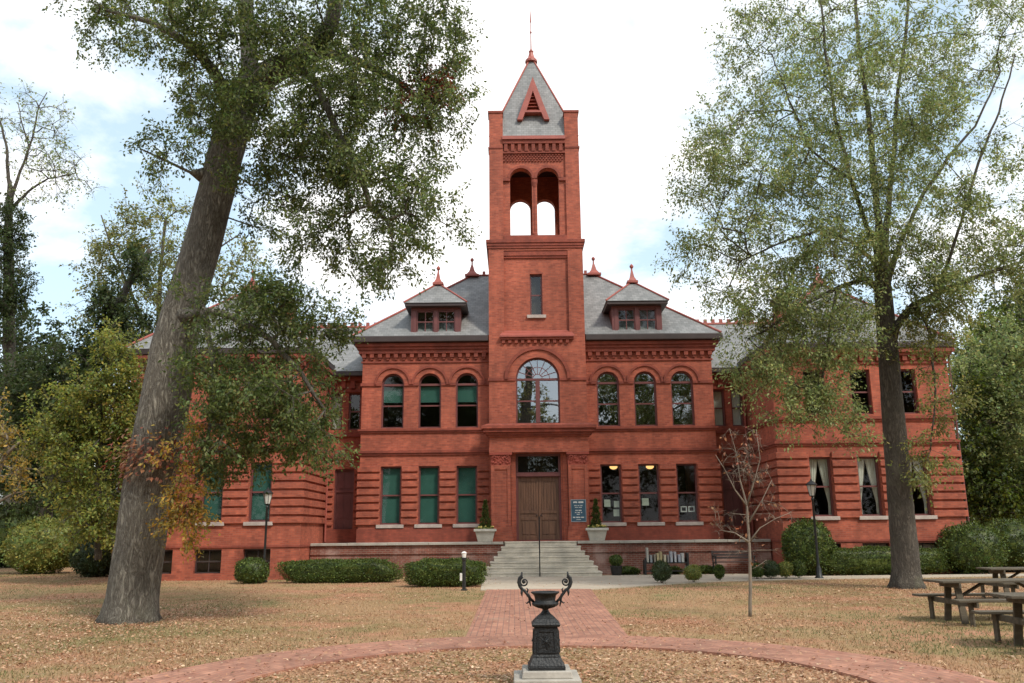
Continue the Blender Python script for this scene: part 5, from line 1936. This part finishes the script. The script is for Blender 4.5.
ct = empty("book_cart", (5.85, 33.85, 0.03), "black open cart of old pale books before the right terrace wall", "cart")
mb = MB()
mb.box(-0.78, 0.78, -0.22, 0.22, 0.42, 0.46)
mb.box(-0.78, 0.78, -0.22, 0.22, 0.12, 0.15)
mb.box(-0.78, 0.78, 0.20, 0.23, 0.46, 0.62)
mb.build("shelf", M['black_iron'], ct)
for sx in (-1, 1):
    mb = MB().box(sx*0.82-0.04, sx*0.82+0.04, -0.2, 0.2, 0, 0.80 if sx > 0 else 0.55)
    mb.build("end_frame", M['black_iron'], ct, 0.01)
bk_cols = [(0.50, 0.48, 0.42), (0.30, 0.32, 0.33), (0.28, 0.25, 0.2), (0.50, 0.42, 0.24), (0.45, 0.37, 0.2), (0.55, 0.50, 0.36), (0.26, 0.24, 0.24), (0.42, 0.44, 0.48), (0.50, 0.50, 0.52), (0.36, 0.38, 0.44), (0.52, 0.52, 0.50)]
rr = random.Random(3)
x = -0.74
for k in range(11):
    w = rr.uniform(0.055, 0.10)
    hgt = rr.uniform(0.26, 0.42)
    if k == 0: hgt = 0.55
    mb = MB().box(-w/2, w/2, -0.15, 0.14, 0, hgt)
    o = mb.build("book", plain("cloth_cover_%d" % k, tuple(c_*0.78 for c_ in bk_cols[k]), 0.8), None, 0.006)
    o.location = (5.85 + x + w/2, 33.85, 0.03+0.461)
    o.rotation_euler = (0, rr.uniform(-0.01, 0.01), 0)
    put(o, "old tall book standing upright on the black cart before the terrace wall", "book", "books on the cart")
    x += w + rr.uniform(0.02, 0.075)
o = MB().box(-0.14, 0.14, -0.1, 0.1, 0, 0.34).build("utility_box", M['white_paint'], None, 0.01)
o.location = (6.75, 34.0, 0.03)
put(o, "small plain white box on the walk between cart and bench", "box")

# things seen behind the glass of the ground floor, right of the door
for x, lab in ((4.42, "lit round ceiling lamp behind the window nearest the sign"), (5.98, "lit round ceiling lamp behind the middle window right of the door")):
    r = empty("ceiling_lamp", (x-0.12, 36.75, 4.36), lab, "lamp", "lit ceiling lamps")
    MB().ball((0, 0, 0), 0.17, (1, 1, 0.62), 16, 10).build("globe", M['lamp_glow'], r, smooth=True)
    MB().tube([(0, 0, 0.1), (0, 0, 0.84)], 0.012, 6).build("rod", M['black_iron'], r)
rr = random.Random(12)
NOT = [(-0.24, 3.02-0.45, 0.24, 0.30), (0.17, 2.55, 0.2, 0.26), (0.15, 2.2, 0.22, 0.2), (0.0, 3.0, 0.42, 0.10)]
def notice(x, z, w, h, lab):
    o = MB().box(-w/2, w/2, 0, 0.006, -h/2, h/2).build("notice", M['paper'])
    o.location = (x, 36.27, z)
    put(o, lab, "notice", "papers in the windows")
notice(3.93, 2.82, 0.26, 0.30, "paper notice low in the window nearest the sign, left half")
notice(4.32, 2.78, 0.22, 0.26, "paper notice in the window nearest the sign, right half")
notice(4.30, 2.42, 0.24, 0.28, "lowest paper notice in the window nearest the sign")
notice(5.53, 2.86, 0.28, 0.30, "pale square paper notice in the middle window right of the door")
for x in (7.13, 7.45):
    mb = MB().holed(rect(-0.13, 0.13, -0.12, 0.12), [rect(-0.085, 0.085, -0.075, 0.075)], 0, 0.02)
    o = mb.build("picture_frame", M['white_paint'])
    o.location = (x, 36.29, 2.55)
    put(o, "%s of two empty white square frames in the third window right of the door" % ("left" if x < 7.3 else "right"), "frame", "white frames in the window")

# ================================================================== picnic tables
def picnic_table(x, y, L_, rz, label):
    r = empty("picnic_table", (x, y, 0), label, "picnic table", "wooden picnic tables on the lawn", rz)
    rr = random.Random(int(x*100))
    mb = MB()
    for k in range(5):
        yy = -0.36 + k*0.147
        mb.box(-L_/2+rr.uniform(-0.012, 0.012), L_/2+rr.uniform(-0.012, 0.012), yy, yy+0.138, 0.71+rr.uniform(-0.003, 0.003), 0.75)
    mb.build("table_top", M['weathered_wood'], r, 0.006)
    for s in (-1, 1):
        mb = MB()
        for k in range(2):
            yy = s*0.72 + (k-1)*0.147
            mb.box(-L_/2+rr.uniform(-0.012, 0.012), L_/2+rr.uniform(-0.012, 0.012), yy, yy+0.138, 0.415, 0.455)
        mb.build("bench_seat", M['weathered_wood'], r, 0.006)
    for s in (-1, 1):
        xx = s*(L_/2-0.32)
        mb = MB()
        mb.box(xx-0.02, xx+0.02, -0.36, 0.36, 0.62, 0.708)
        mb.box(xx-0.02, xx+0.02, -0.86, 0.86, 0.32, 0.413)
        mb.build("crosspiece", M['weathered_wood'], r, 0.005)
        for q in (-1, 1):
            MB().bar((xx+0.042, q*0.15, 0.70), (xx+0.042, q*0.30, 0.0), 0.12, 0.045).build("leg", M['weathered_wood'], r, 0.005)
            MB().box(xx-0.062, xx-0.022, q*0.70-0.06, q*0.70+0.06, 0.0, 0.413).build("bench_leg", M['weathered_wood'], r, 0.005)
        MB().bar((xx, 0, 0.36), (xx - s*0.62, 0, 0.70), 0.09, 0.035).build("brace", M['weathered_wood'], r, 0.005)
    return r
picnic_table(8.98, 16.35, 2.5, R(1.5), "weathered picnic table in the middle of the three, right of the straight tree")
picnic_table(12.4, 20.9, 2.5, R(-2), "farthest of the three weathered picnic tables, behind the others at the edge")
picnic_table(8.22, 12.75, 2.5, R(-2), "nearest of the three weathered picnic tables, cut by the right edge")

# red creeper on the leaning trunk
rng = np.random.default_rng(90)
cr_ = empty("red_creeper", (-7.42, 17.9, 3.35), "rusty red creeper leaves clinging to the leaning trunk", "creeper")
n = 420
tz = rng.normal(0, 0.26, n).clip(-0.5, 0.55)
ang = rng.uniform(math.pi, 2*math.pi, n)
rad_ = 0.56 + rng.random(n)*0.16
sx = rng.random(n) < 0.25
pos = np.stack([rad_*np.cos(ang)*np.where(sx, 1.5, 1.0) + 0.02, rad_*np.sin(ang), tz - 0.1*np.abs(np.cos(ang))], 1)
v, f = leaf_arrays(rng, pos, np.stack([np.cos(ang), np.sin(ang), np.full(n, -0.8)], 1) + rng.normal(0, 0.5, (n, 3)), np.stack([np.cos(ang), np.sin(ang), np.full(n, 0.5)], 1), rng.uniform(0.08, 0.15, n), rng.uniform(0.05, 0.09, n))
leaf_mesh("leaves", v, f, pick_colours(rng, 6, n, 0.25), M['leaf'], cr_)
mb = MB()
for k in range(5):
    a = math.pi*(1.1+0.17*k)
    mb.tube([(0.55*math.cos(a), 0.55*math.sin(a), -0.5), (0.56*math.cos(a+0.15), 0.56*math.sin(a+0.15), 0.0), (0.55*math.cos(a-0.1), 0.55*math.sin(a-0.1), 0.5)], 0.008, 4)
mb.build("stem", M['brown_bark'], cr_)

# ================================================================== fallen leaves and dry grass
def on_path(x, y):
    d = np.hypot(x-RC[0], y-RC[1])
    ring = (d > 3.62) & (d < 4.93)
    straight = (y > 13.8) & (y < 26.2) & (x > -0.86) & (x < 1.84 + (y-14.3)*0.035)
    walk = (x > -1.2) & (y > np.interp(x, [-1, 2.3, 3.9, 6.8, 9.7, 15.6, 30], [26.1, 26.0, 27.2, 29.25, 29.95, 30.6, 31.2])) & (y < 33.7)
    return ring, straight | walk
rng = np.random.default_rng(77)
def scatter(n, ymin, ymax, power):
    """denser towards the near lawn, in real ground coordinates"""
    u = rng.random(n)
    y = ymin*(ymax/ymin)**(u**power)
    x = rng.uniform(-1, 1, n)*(0.66*y + 1.5)
    return x, y
x, y = scatter(230000, 4.5, 34, 0.8)
ring, hard = on_path(x, y)
def wave_field(x, y, k, ph):
    s = np.zeros_like(x)
    rg = np.random.default_rng(ph)
    for o_ in range(7):
        an = rg.random()*6.283
        fq = k*1.55**o_
        s += np.sin((x*np.cos(an)+y*np.sin(an)*1.15)*fq + rg.random()*6.283 + 0.8*np.sin((y*np.cos(an)-x*np.sin(an))*fq*0.6))*0.8**o_
    return 1/(1+np.exp(-1.6*s))
patch = wave_field(x, y, 0.5, 9)
dens = 0.03 + 0.5*np.clip((patch-0.5)*2.2, 0, 1)
din = np.hypot(x-RC[0], y-RC[1])
dens = np.where(din < 3.62, 1.0, dens*0.75)
for tx, ty in ((-7.7, 17.9), (11.3, 25.5)):
    dens = dens + 1.1*np.exp(-((x-tx)**2+(y-ty)**2)/(2*2.2**2))
dens = np.where(ring, 0.08, dens)
dens = np.where(hard, 0.04, dens)
keep = rng.random(len(x)) < dens
keep &= ~((np.abs(x-0.35) < 0.38) & (np.abs(y-10.1) < 0.38))
x, y, din = x[keep], y[keep], din[keep]
ring, hard = on_path(x, y)
n = len(x)
z = np.where(ring | hard, 0.045, 0.008) + rng.random(n)*0.02
pos = np.stack([x, y, z], 1)
a = rng.random(n)*6.283
dl = np.stack([np.cos(a), np.sin(a), rng.normal(0, 0.25, n)], 1)
nn = rng.normal(0, 0.35, (n, 3)) + np.array([0, 0, 1])
ll = rng.uniform(0.025, 0.062, n)*np.where(din < 3.62, 1.0, 1.1)*np.where(rng.random(n) < 0.06, 1.5, 1)
v, f = leaf_arrays(rng, pos, dl, nn, ll, ll*0.55)
base = np.array([(0.44, 0.26, 0.155), (0.40, 0.215, 0.125), (0.48, 0.31, 0.19), (0.32, 0.18, 0.105), (0.42, 0.215, 0.125), (0.52, 0.37, 0.245)])
cc = base[rng.integers(0, 6, n)]*(1+rng.normal(0, 0.2, (n, 1))).clip(0.5, 1.6)
put(leaf_mesh("fallen_leaves", v, f, cc, M['dry_leaf'], None), "brown fallen leaves scattered over the lawn and inside the ring path", "leaves", kind="stuff")

x, y = scatter(190000, 4.5, 42, 0.75)
ring, hard = on_path(x, y)
din = np.hypot(x-RC[0], y-RC[1])
keep = ~(ring | hard) & (rng.random(len(x)) < np.where(din < 3.62, 0.15, 1.0)) & (y < np.where((x > -8.6) & (x < 18), 32.5, 99)) & ~((np.abs(x-0.35) < 0.4) & (np.abs(y-10.1) < 0.4))
x, y = x[keep], y[keep]
n = len(x)
hgt = rng.uniform(0.02, 0.055, n)
a = rng.random(n)*6.283
wd = rng.uniform(0.004, 0.009, n)*np.maximum(1, y/22)
p0 = np.stack([x, y, np.zeros(n)], 1)
s_ = np.stack([np.cos(a), np.sin(a), np.zeros(n)], 1)*wd[:, None]
tip = p0 + np.stack([rng.normal(0, 0.02, n), rng.normal(0, 0.02, n), hgt], 1)
gv = np.stack([p0 - s_, p0 + s_, tip], 1).reshape(-1, 3)
gf = np.arange(3*n).reshape(-1, 3)
dry = np.array([0.38, 0.255, 0.14]); grn = np.array([0.15, 0.16, 0.06]); pnk = np.array([0.41, 0.215, 0.13])
w1 = wave_field(x, y, 0.35, 3)[:, None]; w2 = wave_field(x, y, 0.5, 9)[:, None]
gc = dry + (grn-dry)*np.clip(w1*1.9 - 0.55, 0, 1)
gc = gc + (pnk-gc)*np.clip(w2*1.3-0.55, 0, 0.7)
gc *= (1+rng.normal(0, 0.2, (n, 1))).clip(0.5, 1.5)
me = bpy.data.meshes.new("dry_grass")
me.vertices.add(len(gv)); me.vertices.foreach_set("co", gv.astype(np.float32).reshape(-1))
me.loops.add(3*n); me.loops.foreach_set("vertex_index", gf.astype(np.int32).reshape(-1))
me.polygons.add(n); me.polygons.foreach_set("loop_start", (np.arange(n)*3).astype(np.int32))
me.update(calc_edges=True)
at = me.attributes.new("leaf_colour", 'FLOAT_COLOR', 'FACE')
at.data.foreach_set("color", np.concatenate([gc.clip(0.01, 0.8), np.ones((n, 1))], 1).astype(np.float32).reshape(-1))
me.materials.append(M['dry_leaf'])
o = bpy.data.objects.new("dry_grass", me)
col.objects.link(o)
put(o, "short dry tan and green grass of the lawn", "grass", kind="stuff")
